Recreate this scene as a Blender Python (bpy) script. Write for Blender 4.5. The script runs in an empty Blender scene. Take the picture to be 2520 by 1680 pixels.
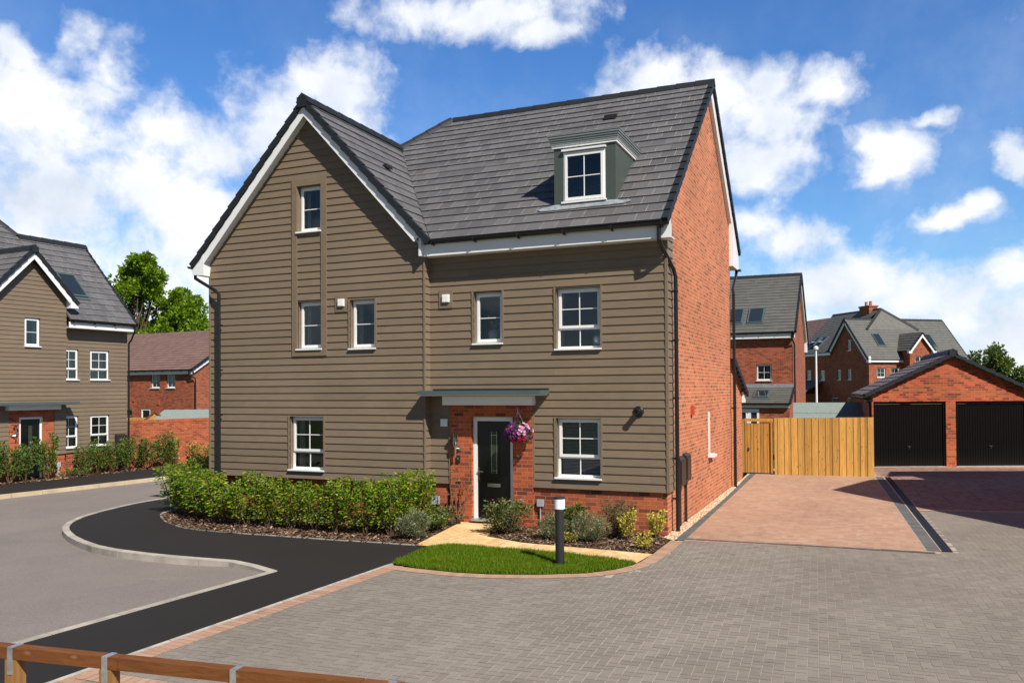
import bpy, bmesh, math, random
from mathutils import Vector, Matrix, noise
from mathutils.geometry import tessellate_polygon
sc = bpy.context.scene
C = sc.collection
R = math.radians
rnd = random.Random(7)

# ------------------------------------------------------------------ materials
def new_mat(name):
    m = bpy.data.materials.new(name); m.use_nodes = True
    nt = m.node_tree; b = nt.nodes['Principled BSDF']
    return m, nt, b
def N(nt, t, **kw):
    n = nt.nodes.new(t)
    for k, v in kw.items():
        if k in n.inputs: n.inputs[k].default_value = v
        else: setattr(n, k, v)
    return n
def c4(c): return (c[0], c[1], c[2], 1)
def ramp(nt, fac, stops, interp='LINEAR'):
    r = nt.nodes.new('ShaderNodeValToRGB'); r.color_ramp.interpolation = interp
    e = r.color_ramp.elements
    e[0].position = stops[0][0]; e[0].color = c4(stops[0][1])
    e[1].position = stops[-1][0]; e[1].color = c4(stops[-1][1])
    for p, c in stops[1:-1]:
        x = e.new(p); x.color = c4(c)
    nt.links.new(fac, r.inputs[0]); return r.outputs[0]
def mixc(nt, fac, a, b, mode='MIX'):
    m = nt.nodes.new('ShaderNodeMix'); m.data_type = 'RGBA'; m.blend_type = mode
    for i, v in ((0, fac), (6, a), (7, b)):
        if isinstance(v, (int, float)): m.inputs[i].default_value = v
        elif isinstance(v, tuple): m.inputs[i].default_value = c4(v)
        else: nt.links.new(v, m.inputs[i])
    return m.outputs[2]
def noise_tex(nt, coord, scale, detail=4, rough=.55, dist=0, vscale=None):
    n = N(nt, 'ShaderNodeTexNoise'); n.inputs['Scale'].default_value = scale
    n.inputs['Detail'].default_value = detail; n.inputs['Roughness'].default_value = rough
    n.inputs['Distortion'].default_value = dist
    if vscale:
        mp = N(nt, 'ShaderNodeMapping'); mp.inputs['Scale'].default_value = vscale
        nt.links.new(coord, mp.inputs[0]); coord = mp.outputs[0]
    nt.links.new(coord, n.inputs['Vector']); return n.outputs[0]
def bump(nt, b, h, strength=.3, dist=.01):
    n = N(nt, 'ShaderNodeBump'); n.inputs['Strength'].default_value = strength; n.inputs['Distance'].default_value = dist
    nt.links.new(h, n.inputs['Height']); nt.links.new(n.outputs[0], b.inputs['Normal'])
def plain(name, col, rough=.6, var=.12, nscale=3, metal=0, bmp=0, bscale=60, spec=.5):
    m, nt, b = new_mat(name)
    tc = N(nt, 'ShaderNodeTexCoord'); g = N(nt, 'ShaderNodeNewGeometry')
    f = noise_tex(nt, g.outputs['Position'], nscale, 5, .6)
    lo = tuple(x*(1-var) for x in col); hi = tuple(min(1, x*(1+var)) for x in col)
    nt.links.new(ramp(nt, f, [(.3, lo), (.7, hi)]), b.inputs['Base Color'])
    b.inputs['Roughness'].default_value = rough; b.inputs['Metallic'].default_value = metal
    b.inputs['Specular IOR Level'].default_value = spec
    if bmp: bump(nt, b, noise_tex(nt, g.outputs['Position'], bscale, 3), bmp, .01)
    return m
def brick_mat(name, stops, mortar, bw=.225, rh=.075, ms=.0052, stain=.18, pos=True):
    m, nt, b = new_mat(name)
    tc = N(nt, 'ShaderNodeTexCoord'); uv = tc.outputs['UV']
    br = N(nt, 'ShaderNodeTexBrick'); br.inputs['Color1'].default_value = (0, 0, 0, 1); br.inputs['Color2'].default_value = (1, 1, 1, 1)
    br.inputs['Mortar'].default_value = (.5, .5, .5, 1)
    br.inputs['Scale'].default_value = 1; br.inputs['Brick Width'].default_value = bw; br.inputs['Row Height'].default_value = rh
    br.inputs['Mortar Size'].default_value = ms; br.inputs['Mortar Smooth'].default_value = .15
    nt.links.new(uv, br.inputs['Vector'])
    col = ramp(nt, br.outputs['Color'], stops)
    n1 = noise_tex(nt, uv, 14, 4, .7); n2 = noise_tex(nt, uv, .6, 4, .6)
    col = mixc(nt, .35, col, ramp(nt, n1, [(.3, (.55, .55, .55)), (.7, (1.35, 1.3, 1.25))]), 'MULTIPLY')
    mo = mixc(nt, n1, tuple(x*.75 for x in mortar), mortar)
    col = mixc(nt, br.outputs['Fac'], col, mo)
    col = mixc(nt, 1.0, col, ramp(nt, n2, [(.3, (1-stain,)*3), (.7, (1+stain*.5,)*3)]), 'MULTIPLY')
    nt.links.new(col, b.inputs['Base Color'])
    inv = N(nt, 'ShaderNodeMath', operation='SUBTRACT'); inv.inputs[0].default_value = 1
    nt.links.new(br.outputs['Fac'], inv.inputs[1])
    ad = N(nt, 'ShaderNodeMath', operation='MULTIPLY_ADD'); nt.links.new(n1, ad.inputs[0]); ad.inputs[1].default_value = .35
    nt.links.new(inv.outputs[0], ad.inputs[2])
    bump(nt, b, ad.outputs[0], .7, .006)
    b.inputs['Roughness'].default_value = .88; b.inputs['Specular IOR Level'].default_value = .25
    return m
M = {}
M['brick'] = brick_mat('red_brick', [(0, (0.1415, 0.03984, 0.02443)), (.2, (0.2728, 0.06197, 0.02687)), (.5, (0.4042, 0.08853, 0.03418)), (1, (0.4751, 0.1107, 0.04071))], (0.4447, 0.2567, 0.1628))
M['brick_side'] = brick_mat('weathered_red_brick', [(0, (0.2724, 0.0924, 0.04813)), (.2, (0.4338, 0.1344, 0.06294)), (.6, (0.5246, 0.1596, 0.07035)), (1, (0.575, 0.1932, 0.08889))], (0.6658, 0.4116, 0.2591), ms=.0068)
M['brick_plinth'] = brick_mat('multi_red_brick', [(0, (0.1121, 0.0414, 0.02688)), (.3, (0.269, 0.07038, 0.0336)), (.6, (0.4036, 0.09936, 0.04032)), (1, (0.4708, 0.1159, 0.04704))], (0.4708, 0.2484, 0.1478))
M['brick_far'] = brick_mat('far_red_brick', [(0, (0.1519, 0.04374, 0.02781)), (.25, (0.2754, 0.06318, 0.03244)), (.6, (0.3418, 0.08262, 0.03708)), (1, (0.3989, 0.1069, 0.05098))], (0.3608, 0.2236, 0.1483), ms=.0062)
M['brick_wall'] = brick_mat('orange_red_brick', [(0, (0.2125, 0.051, 0.0255)), (.3, (0.34, 0.08075, 0.034)), (1, (0.442, 0.1105, 0.0425))], (0.476, 0.2295, 0.1275))
M['coping'] = brick_mat('brick_coping', [(0, (0.33, 0.07, 0.0275)), (1, (0.46, 0.105, 0.0375))], (0.5, 0.252, 0.13), bw=.075, rh=.225)
# timber-effect cladding
m, nt, b = new_mat('olive_brown_cladding'); M['clad'] = m
tc = N(nt, 'ShaderNodeTexCoord'); uv = tc.outputs['UV']
g1 = noise_tex(nt, uv, 6, 5, .65, vscale=(.6, 9, 1)); g2 = noise_tex(nt, uv, .9, 4, .6)
col = ramp(nt, g1, [(.3, (0.1615, 0.1201, 0.08121)), (.7, (0.2065, 0.1561, 0.1075))])
col = mixc(nt, 1, col, ramp(nt, g2, [(.3, (.93, .93, .93)), (.7, (1.06, 1.05, 1.04))]), 'MULTIPLY')
bt = N(nt, 'ShaderNodeTexBrick'); bt.inputs['Scale'].default_value = 1; bt.inputs['Brick Width'].default_value = 3.6; bt.inputs['Row Height'].default_value = .152
bt.inputs['Color1'].default_value = (.94, .94, .94, 1); bt.inputs['Color2'].default_value = (1.06, 1.06, 1.05, 1); bt.inputs['Mortar Size'].default_value = 0
nt.links.new(uv, bt.inputs['Vector'])
col = mixc(nt, 1, col, bt.outputs['Color'], 'MULTIPLY')
sc1 = noise_tex(nt, uv, 5, 6, .8, 1.5, vscale=(1, 3, 1))
col = mixc(nt, ramp(nt, sc1, [(.69, (0, 0, 0)), (.76, (.22, .22, .22))]), col, (.30, .26, .2))
nt.links.new(col, b.inputs['Base Color']); b.inputs['Roughness'].default_value = .62; b.inputs['Specular IOR Level'].default_value = .3
bump(nt, b, noise_tex(nt, uv, 40, 4, .6, vscale=(.25, 5, 1)), .25, .004)
# roof tiles
def tile_mat(name, lo, hi, joint, bw=.3, rh=.33, far=False):
    m, nt, b = new_mat(name)
    tc = N(nt, 'ShaderNodeTexCoord'); uv = tc.outputs['UV']
    br = N(nt, 'ShaderNodeTexBrick'); br.inputs['Color1'].default_value = (0, 0, 0, 1); br.inputs['Color2'].default_value = (1, 1, 1, 1)
    br.inputs['Scale'].default_value = 1; br.inputs['Brick Width'].default_value = bw; br.inputs['Row Height'].default_value = rh
    br.inputs['Mortar Size'].default_value = .0028; br.inputs['Mortar Smooth'].default_value = .2; br.inputs['Mortar'].default_value = (.5, .5, .5, 1)
    nt.links.new(uv, br.inputs['Vector'])
    col = ramp(nt, br.outputs['Color'], [(0, lo), (1, hi)])
    n0 = noise_tex(nt, uv, 2.2, 6, .75, 1); n1 = noise_tex(nt, uv, 9, 4, .7)
    col = mixc(nt, ramp(nt, n0, [(.66, (0, 0, 0)), (.8, (.25, .25, .25))]), col, tuple(x*1.7 for x in hi))
    col = mixc(nt, .4, col, ramp(nt, n1, [(.3, (.86,)*3), (.7, (1.12,)*3)]), 'MULTIPLY')
    n2 = noise_tex(nt, uv, 1.7, 2, .5)
    fm = N(nt, 'ShaderNodeMath', operation='MULTIPLY'); nt.links.new(br.outputs['Fac'], fm.inputs[0])
    nt.links.new(ramp(nt, n2, [(.4, (.1, .1, .1)), (.62, (.9, .9, .9))]), fm.inputs[1])
    if not far: col = mixc(nt, fm.outputs[0], col, joint)
    nt.links.new(col, b.inputs['Base Color']); b.inputs['Roughness'].default_value = .55; b.inputs['Specular IOR Level'].default_value = .4
    bump(nt, b, noise_tex(nt, uv, 30, 3, .6), .15, .004)
    return m
M['tile'] = tile_mat('grey_concrete_tile', (0.09159, 0.08796, 0.0907), (0.1301, 0.1261, 0.1284), (0.6204, 0.5571, 0.4989))
M['tile_far'] = tile_mat('grey_tile_far', (0.0975, 0.096, 0.0861), (0.1235, 0.12, 0.1071), (0.39, 0.36, 0.315), far=True)
M['tile_brown'] = tile_mat('brown_tile_far', (0.168, 0.102, 0.07875), (0.222, 0.132, 0.1029), (0.36, 0.3, 0.21), far=True)
M['tile_garage'] = tile_mat('brown_grey_tile', (0.1125, 0.077, 0.065), (0.15, 0.1008, 0.0845), (0.3, 0.28, 0.26), far=True)
M['verge'] = plain('dark_verge_plastic', (.016, .019, .023), .6, .1, spec=.25)
M['white'] = plain('white_upvc', (.80, .80, .79), .32, .02, 2)
M['fascia'] = plain('white_fascia', (.76, .765, .77), .4, .03, 2)
M['gutter'] = plain('black_gutter', (.011, .011, .012), .3, .1)
M['pipe'] = plain('black_downpipe', (.012, .011, .011), .28, .1)
M['lead'] = plain('lead_flashing', (.24, .26, .28), .5, .35, 12, bmp=.3, bscale=30)
M['grp'] = plain('grey_green_dormer', (.062, .078, .066), .42, .06)
M['cornice'] = plain('pale_grey_cornice', (.19, .215, .21), .4, .06)
M['canopy'] = plain('grey_green_canopy', (.07, .1, .1), .4, .06)
M['door'] = plain('black_door', (0.0032, 0.00304, 0.00304), .3, .1)
M['meter'] = plain('brown_meter_box', (.026, .019, .017), .4, .1)
M['steel'] = plain('brushed_steel', (.62, .62, .62), .25, .05, metal=1)
M['galv'] = plain('galvanised_steel', (.5, .53, .56), .38, .2, 20, metal=.7)
M['greyplastic'] = plain('grey_plastic', (.36, .38, .4), .5, .05)
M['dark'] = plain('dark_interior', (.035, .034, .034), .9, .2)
M['cream'] = plain('interior_plaster', (.5, .48, .43), .9, .05)
M['curtain'] = plain('curtain_cloth', (.32, .32, .31), .95, .25, 14)
M['blind'] = plain('blind_slat', (.62, .63, .62), .6, .05)
M['redtag'] = plain('red_terracotta', (.45, .06, .025), .7, .1)
M['pot'] = plain('ceramic_pot', (.45, .47, .47), .4, .1)
M['bollard'] = plain('charcoal_metal', (.022, .021, .022), .45, .1)
M['lens'] = plain('white_lens', (.82, .83, .9), .35, .02)
M['felt'] = plain('green_grey_felt', (.2, .24, .22), .95, .1, 8)
M['chimneypot'] = plain('terracotta_pot', (.42, .17, .07), .8, .15)
M['kerb'] = plain('concrete_kerb', (.38, .345, .29), .9, .3, 2.2, bmp=.4, bscale=90)
M['kerb_far'] = plain('buff_concrete_kerb', (.48, .39, .26), .9, .2, 1.5)
M['edging'] = plain('concrete_edging', (.36, .34, .3), .9, .3, 6)
M['slot'] = plain('black_channel', (.012, .012, .013), .5, .1)
M['bark'] = plain('bark', (.09, .065, .045), .95, .4, 8, bmp=.6, bscale=20)
M['stem'] = plain('brown_stem', (.14, .085, .05), .9, .3, 20)
# asphalt
def asphalt(name, lo, hi, sc_=160, rough=.85, spec=.3, big=.1):
    m, nt, b = new_mat(name)
    g = N(nt, 'ShaderNodeNewGeometry').outputs['Position']
    f = noise_tex(nt, g, sc_, 3, .75); l = noise_tex(nt, g, .5, 4, .6); mdm = noise_tex(nt, g, 22, 3, .6)
    col = ramp(nt, f, [(.32, lo), (.68, hi)])
    col = mixc(nt, 1, col, ramp(nt, l, [(.3, (1-big,)*3), (.7, (1+big,)*3)]), 'MULTIPLY')
    col = mixc(nt, .5, col, ramp(nt, mdm, [(.3, (.85,)*3), (.7, (1.15,)*3)]), 'MULTIPLY')
    nt.links.new(col, b.inputs['Base Color']); b.inputs['Roughness'].default_value = rough; b.inputs['Specular IOR Level'].default_value = spec
    bump(nt, b, f, .6, .006); return m
M['road'] = asphalt('grey_road_asphalt', (0.1417, 0.1214, 0.1092), (0.2657, 0.2296, 0.2066), 70)
M['tarmac'] = asphalt('black_tarmac', (0.01255, 0.01051, 0.009381), (0.02342, 0.01986, 0.01768), 140)
# block paving, one island per block
def blocks(name, stops, rough=.85, patch=None):
    m, nt, b = new_mat(name)
    g = N(nt, 'ShaderNodeNewGeometry')
    col = ramp(nt, g.outputs['Random Per Island'], stops)
    p = g.outputs['Position']
    col = mixc(nt, .6, col, ramp(nt, noise_tex(nt, p, 70, 4, .7), [(.3, (.88,)*3), (.7, (1.1,)*3)]), 'MULTIPLY')
    col = mixc(nt, 1, col, ramp(nt, noise_tex(nt, p, .45, 5, .65, .6), [(.3, (.86, .85, .84)), (.7, (1.12, 1.12, 1.12))]), 'MULTIPLY')
    st = noise_tex(nt, p, 3.1, 5, .7, .8)
    col = mixc(nt, 1, col, ramp(nt, st, [(.28, (.74,)*3), (.42, (1, 1, 1)), (.9, (1.04,)*3)]), 'MULTIPLY')
    nt.links.new(col, b.inputs['Base Color']); b.inputs['Roughness'].default_value = rough; b.inputs['Specular IOR Level'].default_value = .3
    bump(nt, b, noise_tex(nt, p, 160, 2), .35, .003); return m
M['grey_block'] = blocks('grey_block_paving', [(0, (0.2053, 0.18, 0.152)), (.5, (0.2267, 0.1993, 0.1689)), (1, (0.2426, 0.2145, 0.1816))])
M['red_block'] = blocks('red_block_paving', [(0, (0.3772, 0.2255, 0.1558)), (.5, (0.4182, 0.2583, 0.1763)), (1, (0.4428, 0.2952, 0.205))])
M['brown_block'] = blocks('brown_block_paving', [(0, (0.2152, 0.1178, 0.0902)), (.5, (0.2841, 0.1603, 0.1218)), (1, (0.3444, 0.2075, 0.1533))])
M['charcoal_block'] = blocks('charcoal_block_paving', [(0, (0.0945, 0.09765, 0.09697)), (1, (0.1355, 0.1386, 0.1345))])
M['joint'] = plain('jointing_sand', (.40, .345, .28), .95, .2, 30)
M['joint_red'] = plain('jointing_sand_red', (.42, .27, .19), .95, .2, 30)
# sandstone flags
m, nt, b = new_mat('buff_sandstone'); M['sand'] = m
p = N(nt, 'ShaderNodeNewGeometry').outputs['Position']
br = N(nt, 'ShaderNodeTexBrick'); br.inputs['Scale'].default_value = 1; br.inputs['Brick Width'].default_value = .6; br.inputs['Row Height'].default_value = .45
br.inputs['Color1'].default_value = (.70, .50, .25, 1); br.inputs['Color2'].default_value = (.78, .59, .33, 1); br.inputs['Mortar'].default_value = (.42, .27, .12, 1)
br.inputs['Mortar Size'].default_value = .006; nt.links.new(p, br.inputs['Vector'])
col = mixc(nt, ramp(nt, noise_tex(nt, p, 3.4, 6, .7, 1.6), [(.42, (0, 0, 0)), (.62, (.75,)*3)]), br.outputs['Color'], (.55, .30, .09))
col = mixc(nt, .8, col, ramp(nt, noise_tex(nt, p, 22, 4, .7), [(.3, (.85,)*3), (.7, (1.15,)*3)]), 'MULTIPLY')
nt.links.new(col, b.inputs['Base Color']); b.inputs['Roughness'].default_value = .85; bump(nt, b, noise_tex(nt, p, 12, 5, .7), .5, .01)
# mulch, soil, turf, scrub
def soil(name, stops, s1=30, dist=.03):
    m, nt, b = new_mat(name); p = N(nt, 'ShaderNodeNewGeometry').outputs['Position']
    f = noise_tex(nt, p, s1, 5, .8, 1)
    nt.links.new(ramp(nt, f, stops), b.inputs['Base Color']); b.inputs['Roughness'].default_value = .95; b.inputs['Specular IOR Level'].default_value = .15
    bump(nt, b, f, 1, dist); return m
M['mulch'] = soil('bark_mulch', [(.3, (.022, .014, .01)), (.5, (.07, .042, .028)), (.72, (.15, .09, .06))])
M['turf'] = soil('turf_soil', [(.3, (0.02952, 0.05904, 0.00328)), (.7, (0.05904, 0.1181, 0.00615))], 12)
M['ground'] = soil('rough_grass_ground', [(.3, (.05, .07, .02)), (.6, (.09, .11, .035)), (.8, (.16, .13, .07))], 4)
M['dirt'] = soil('dry_soil', [(.3, (.2, .14, .07)), (.6, (.38, .28, .15)), (.8, (.5, .38, .2))], 14)
def island(name, stops, rough=.7, spec=.3, trans=0):
    m, nt, b = new_mat(name); g = N(nt, 'ShaderNodeNewGeometry')
    col = ramp(nt, g.outputs['Random Per Island'], stops)
    nt.links.new(col, b.inputs['Base Color']); b.inputs['Roughness'].default_value = rough; b.inputs['Specular IOR Level'].default_value = spec
    if trans:
        out = nt.nodes['Material Output']; t = N(nt, 'ShaderNodeBsdfTranslucent')
        nt.links.new(mixc(nt, 1, col, (1.25, 1.3, .6), 'MULTIPLY'), t.inputs['Color'])
        mx = N(nt, 'ShaderNodeMixShader'); mx.inputs[0].default_value = trans
        nt.links.new(b.outputs[0], mx.inputs[1]); nt.links.new(t.outputs[0], mx.inputs[2]); nt.links.new(mx.outputs[0], out.inputs[0])
    return m
M['chips'] = island('bark_chips', [(0, (.03, .018, .012)), (.5, (.12, .07, .045)), (.85, (.24, .15, .1)), (1, (.42, .33, .25))], .9, .1)
M['gravel'] = island('gravel_stones', [(0, (.28, .17, .1)), (.4, (.48, .34, .2)), (.7, (.6, .47, .32)), (1, (.7, .6, .5))], .85, .2)
M['grassblade'] = island('lawn_blades', [(0, (0.0548, 0.112, 0.002066)), (.5, (0.1096, 0.2045, 0.0031)), (.9, (0.1827, 0.2824, 0.005166)), (1, (0.3653, 0.2921, 0.02066))], .5, .3, .35)
M['laurel'] = island('hedge_leaf', [(0, (0.04692, 0.1041, 0.00648)), (.35, (0.1114, 0.2083, 0.00918)), (.7, (0.1994, 0.3054, 0.01188)), (.88, (0.3284, 0.4027, 0.0189)), (.95, (0.3519, 0.2777, 0.027)), (1, (0.305, 0.1528, 0.027))], .42, .45, .3)
M['darkleaf'] = island('dark_hedge_leaf', [(0, (.03, .07, .012)), (.5, (.08, .15, .02)), (.88, (.16, .23, .025)), (1, (.26, .2, .04))], .45, .4, .25)
M['variegated'] = island('yellow_green_leaf', [(0, (.08, .13, .02)), (.5, (.3, .3, .05)), (1, (.6, .42, .13))], .5, .3, .25)
M['yellowleaf'] = island('golden_leaf', [(0, (.13, .2, .02)), (.35, (.45, .42, .05)), (1, (.8, .66, .14))], .5, .3, .3)
M['lavender'] = island('grey_green_leaf', [(0, (.11, .14, .065)), (.6, (.21, .25, .13)), (1, (.34, .37, .22))], .7, .2, .2)
M['rose'] = island('rose_leaf', [(0, (.035, .065, .015)), (.5, (.085, .135, .03)), (.85, (.16, .2, .05)), (1, (.3, .2, .07))], .5, .4, .25)
M['wisp'] = island('dry_plant_leaf', [(0, (.06, .08, .03)), (.6, (.13, .14, .06)), (1, (.25, .18, .1))], .7, .2, .2)
M['treeleaf'] = island('tree_leaf', [(0, (.07, .125, .006)), (.5, (.15, .26, .01)), (1, (.28, .4, .02))], .5, .4, .4)
M['treeleaf2'] = island('far_tree_leaf', [(0, (.05, .085, .02)), (.5, (.1, .15, .035)), (1, (.2, .23, .05))], .6, .3, .35)
M['petal_pink'] = island('pink_petal', [(0, (.55, .01, .1)), (1, (.85, .04, .2))], .5, .3, .3)
M['petal_purple'] = island('purple_petal', [(0, (.06, .01, .18)), (1, (.2, .03, .4))], .5, .3, .3)
M['petal_white'] = island('pale_pink_petal', [(0, (.75, .3, .6)), (1, (.85, .6, .75))], .5, .3, .3)
M['petal_lilac'] = island('lilac_petal', [(0, (.55, .25, .55)), (1, (.7, .4, .6))], .5, .3, .3)
# timber
def timber(name, lo, hi, knot, board=None, axis=(14, 14, .9)):
    m, nt, b = new_mat(name)
    g = N(nt, 'ShaderNodeNewGeometry'); tc = N(nt, 'ShaderNodeTexCoord')
    f = noise_tex(nt, tc.outputs['Object'], 2.5, 5, .65, .6, vscale=axis)
    col = ramp(nt, f, [(.3, lo), (.7, hi)])
    col = mixc(nt, .75, col, ramp(nt, g.outputs['Random Per Island'], [(0, (.62, .6, .55)), (.5, (1, 1, 1)), (1, (1.22, 1.2, 1.15))]), 'MULTIPLY')
    v = N(nt, 'ShaderNodeTexVoronoi'); v.inputs['Scale'].default_value = 5.5
    mp = N(nt, 'ShaderNodeMapping'); mp.inputs['Scale'].default_value = (1.6, 1.6, .62) if axis[2] < 5 else (.62, 1.6, 1.6)
    nt.links.new(tc.outputs['Object'], mp.inputs[0]); nt.links.new(mp.outputs[0], v.inputs['Vector'])
    col = mixc(nt, ramp(nt, v.outputs['Distance'], [(.07, (.8,)*3), (.16, (0, 0, 0))]), col, knot)
    nt.links.new(col, b.inputs['Base Color']); b.inputs['Roughness'].default_value = .75; b.inputs['Specular IOR Level'].default_value = .25
    bump(nt, b, f, .3, .005); return m
M['fence'] = timber('treated_fence_timber', (0.3864, 0.1982, 0.04538), (0.6182, 0.3615, 0.099), (0.1546, 0.06996, 0.0165))
M['gate'] = timber('treated_gate_timber', (0.3864, 0.1749, 0.03713), (0.5925, 0.3032, 0.07425), (0.1674, 0.06996, 0.0165))
M['rail'] = timber('brown_rail_timber', (.115, .038, .011), (.20, .075, .022), (.26, .14, .06), axis=(.7, 14, 14))
M['post'] = timber('brown_post_timber', (.2, .1, .035), (.32, .17, .06), (.1, .05, .02))
# glass
m, nt, b = new_mat('window_glass'); M['glass'] = m
out = nt.nodes['Material Output']; tr = N(nt, 'ShaderNodeBsdfTransparent'); tr.inputs[0].default_value = (.78, .82, .84, 1)
gl = N(nt, 'ShaderNodeBsdfGlossy'); gl.inputs['Roughness'].default_value = .015; gl.inputs['Color'].default_value = (.9, .92, .95, 1)
fr = N(nt, 'ShaderNodeFresnel'); fr.inputs[0].default_value = 1.45
mm = N(nt, 'ShaderNodeMath', operation='MULTIPLY_ADD'); nt.links.new(fr.outputs[0], mm.inputs[0]); mm.inputs[1].default_value = 1.5; mm.inputs[2].default_value = .03
mx = N(nt, 'ShaderNodeMixShader'); nt.links.new(mm.outputs[0], mx.inputs[0]); nt.links.new(tr.outputs[0], mx.inputs[1]); nt.links.new(gl.outputs[0], mx.inputs[2]); nt.links.new(mx.outputs[0], out.inputs[0])
M['skyglass'] = plain('rooflight_glass', (.02, .028, .035), .06, .05, spec=1)
M['doorglass'] = plain('obscure_door_glass', (.035, .05, .035), .15, .3, 30)
M['blueglass'] = plain('blue_window_glass', (.10, .16, .26), .12, .3, 2, spec=.9)

# ------------------------------------------------------------------ mesh builder
INV = {}
SPLIT = {'verge', 'fascia', 'ridge_tiles', 'gutter', 'trim_board', 'lamp_column', 'overflow_tag', 'chimney_pot', 'curtain', 'fence_rail', 'pipe_bracket', 'flower_one'}
def clip_poly(poly, a, b):
    # keep the left side of the directed line a->b
    out = []; n = len(poly)
    def s(p): return (b[0]-a[0])*(p[1]-a[1]) - (b[1]-a[1])*(p[0]-a[0])
    for i in range(n):
        p, q = poly[i], poly[(i+1) % n]; sp, sq = s(p), s(q)
        if sp >= -1e-9: out.append(p)
        if (sp > 1e-9 and sq < -1e-9) or (sp < -1e-9 and sq > 1e-9):
            t = sp/(sp-sq); out.append((p[0]+(q[0]-p[0])*t, p[1]+(q[1]-p[1])*t))
    return out
def clip_convex(poly, conv):
    for i in range(len(conv)):
        poly = clip_poly(poly, conv[i], conv[(i+1) % len(conv)])
        if len(poly) < 3: return []
    return poly
class MB:
    def __init__(s): s.v = []; s.f = []; s.uv = {}
    def face(s, pts, uv=None):
        i = len(s.v); s.v += [tuple(p) for p in pts]; s.f.append(tuple(range(i, i+len(pts))))
        if uv: s.uv[len(s.f)-1] = uv
    def hexa(s, c):
        # 8 corners: bottom ring 0-3, top ring 4-7
        i = len(s.v); s.v += [tuple(p) for p in c]
        for q in ((3, 2, 1, 0), (4, 5, 6, 7), (0, 1, 5, 4), (1, 2, 6, 5), (2, 3, 7, 6), (3, 0, 4, 7)):
            s.f.append(tuple(i+k for k in q))
        return s
    def box(s, x0, x1, y0, y1, z0, z1, T=None):
        c = [(x0, y0, z0), (x1, y0, z0), (x1, y1, z0), (x0, y1, z0), (x0, y0, z1), (x1, y0, z1), (x1, y1, z1), (x0, y1, z1)]
        if T: c = [T(*p) for p in c]
        return s.hexa(c)
    def tbox(s, T, u0, u1, z0, z1, o0, o1):
        # T(u, z, out)
        c = [T(u0, z0, o1), T(u1, z0, o1), T(u1, z0, o0), T(u0, z0, o0), T(u0, z1, o1), T(u1, z1, o1), T(u1, z1, o0), T(u0, z1, o0)]
        return s.hexa(c)
    def prism(s, pts, vec):
        vec = Vector(vec); a = [Vector(p) for p in pts]; b = [p+vec for p in a]; n = len(a); i = len(s.v)
        s.v += [tuple(p) for p in a+b]
        s.f.append(tuple(i+k for k in range(n))); s.f.append(tuple(i+n+k for k in reversed(range(n))))
        for k in range(n):
            q = (k+1) % n; s.f.append((i+k, i+n+k, i+n+q, i+q))
        return s
    def beam(s, p0, p1, w, h, up=(0, 0, 1)):
        p0, p1 = Vector(p0), Vector(p1); d = (p1-p0).normalized(); sd = d.cross(Vector(up)).normalized(); u = sd.cross(d)
        c = []
        for o in (-h/2, h/2):
            c += [p0-sd*w/2+u*o, p0+sd*w/2+u*o, p1+sd*w/2+u*o, p1-sd*w/2+u*o]
        return s.hexa(c)
    def tube(s, pts, r, n=8, cap=True):
        pts = [Vector(p) for p in pts]; rr = r if isinstance(r, (list, tuple)) else [r]*len(pts)
        ups = None; i0 = len(s.v)
        for k, p in enumerate(pts):
            d = (pts[min(k+1, len(pts)-1)]-pts[max(k-1, 0)]).normalized()
            if ups is None: ups = d.orthogonal().normalized()
            ups = (ups - d*ups.dot(d)).normalized(); sd = d.cross(ups)
            for j in range(n):
                a = 2*math.pi*j/n; s.v.append(tuple(p+(ups*math.cos(a)+sd*math.sin(a))*rr[k]))
        for k in range(len(pts)-1):
            for j in range(n):
                a = i0+k*n+j; b_ = i0+k*n+(j+1) % n; s.f.append((a, b_, b_+n, a+n))
        if cap:
            s.f.append(tuple(i0+j for j in reversed(range(n)))); s.f.append(tuple(i0+(len(pts)-1)*n+j for j in range(n)))
        return s
    def lathe(s, c, prof, n=16):
        c = Vector(c); i0 = len(s.v)
        for r, z in prof:
            for j in range(n):
                a = 2*math.pi*j/n; s.v.append((c.x+r*math.cos(a), c.y+r*math.sin(a), c.z+z))
        for k in range(len(prof)-1):
            for j in range(n):
                a = i0+k*n+j; b_ = i0+k*n+(j+1) % n; s.f.append((a, b_, b_+n, a+n))
        s.f.append(tuple(i0+j for j in reversed(range(n)))); s.f.append(tuple(i0+(len(prof)-1)*n+j for j in range(n)))
        return s
    def clusters(s, tol=.14):
        n = len(s.v); par = list(range(n))
        def fd(a):
            while par[a] != a: par[a] = par[par[a]]; a = par[a]
            return a
        for f in s.f:
            r0 = fd(f[0])
            for k in f[1:]: par[fd(k)] = r0
        isl = {}
        for i, f in enumerate(s.f): isl.setdefault(fd(f[0]), []).append(i)
        keys = list(isl); bb = []
        for k in keys:
            vs = [s.v[j] for i in isl[k] for j in s.f[i]]
            bb.append([min(v[a] for v in vs)-tol/2 for a in range(3)]+[max(v[a] for v in vs)+tol/2 for a in range(3)])
        g = list(range(len(keys)))
        def fg(a):
            while g[a] != a: g[a] = g[g[a]]; a = g[a]
            return a
        for i in range(len(keys)):
            for j in range(i+1, len(keys)):
                a, b = bb[i], bb[j]
                if a[0] <= b[3] and b[0] <= a[3] and a[1] <= b[4] and b[1] <= a[4] and a[2] <= b[5] and b[2] <= a[5]: g[fg(j)] = fg(i)
        out = {}
        for i, k in enumerate(keys): out.setdefault(fg(i), []).extend(isl[k])
        return list(out.values())
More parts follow.
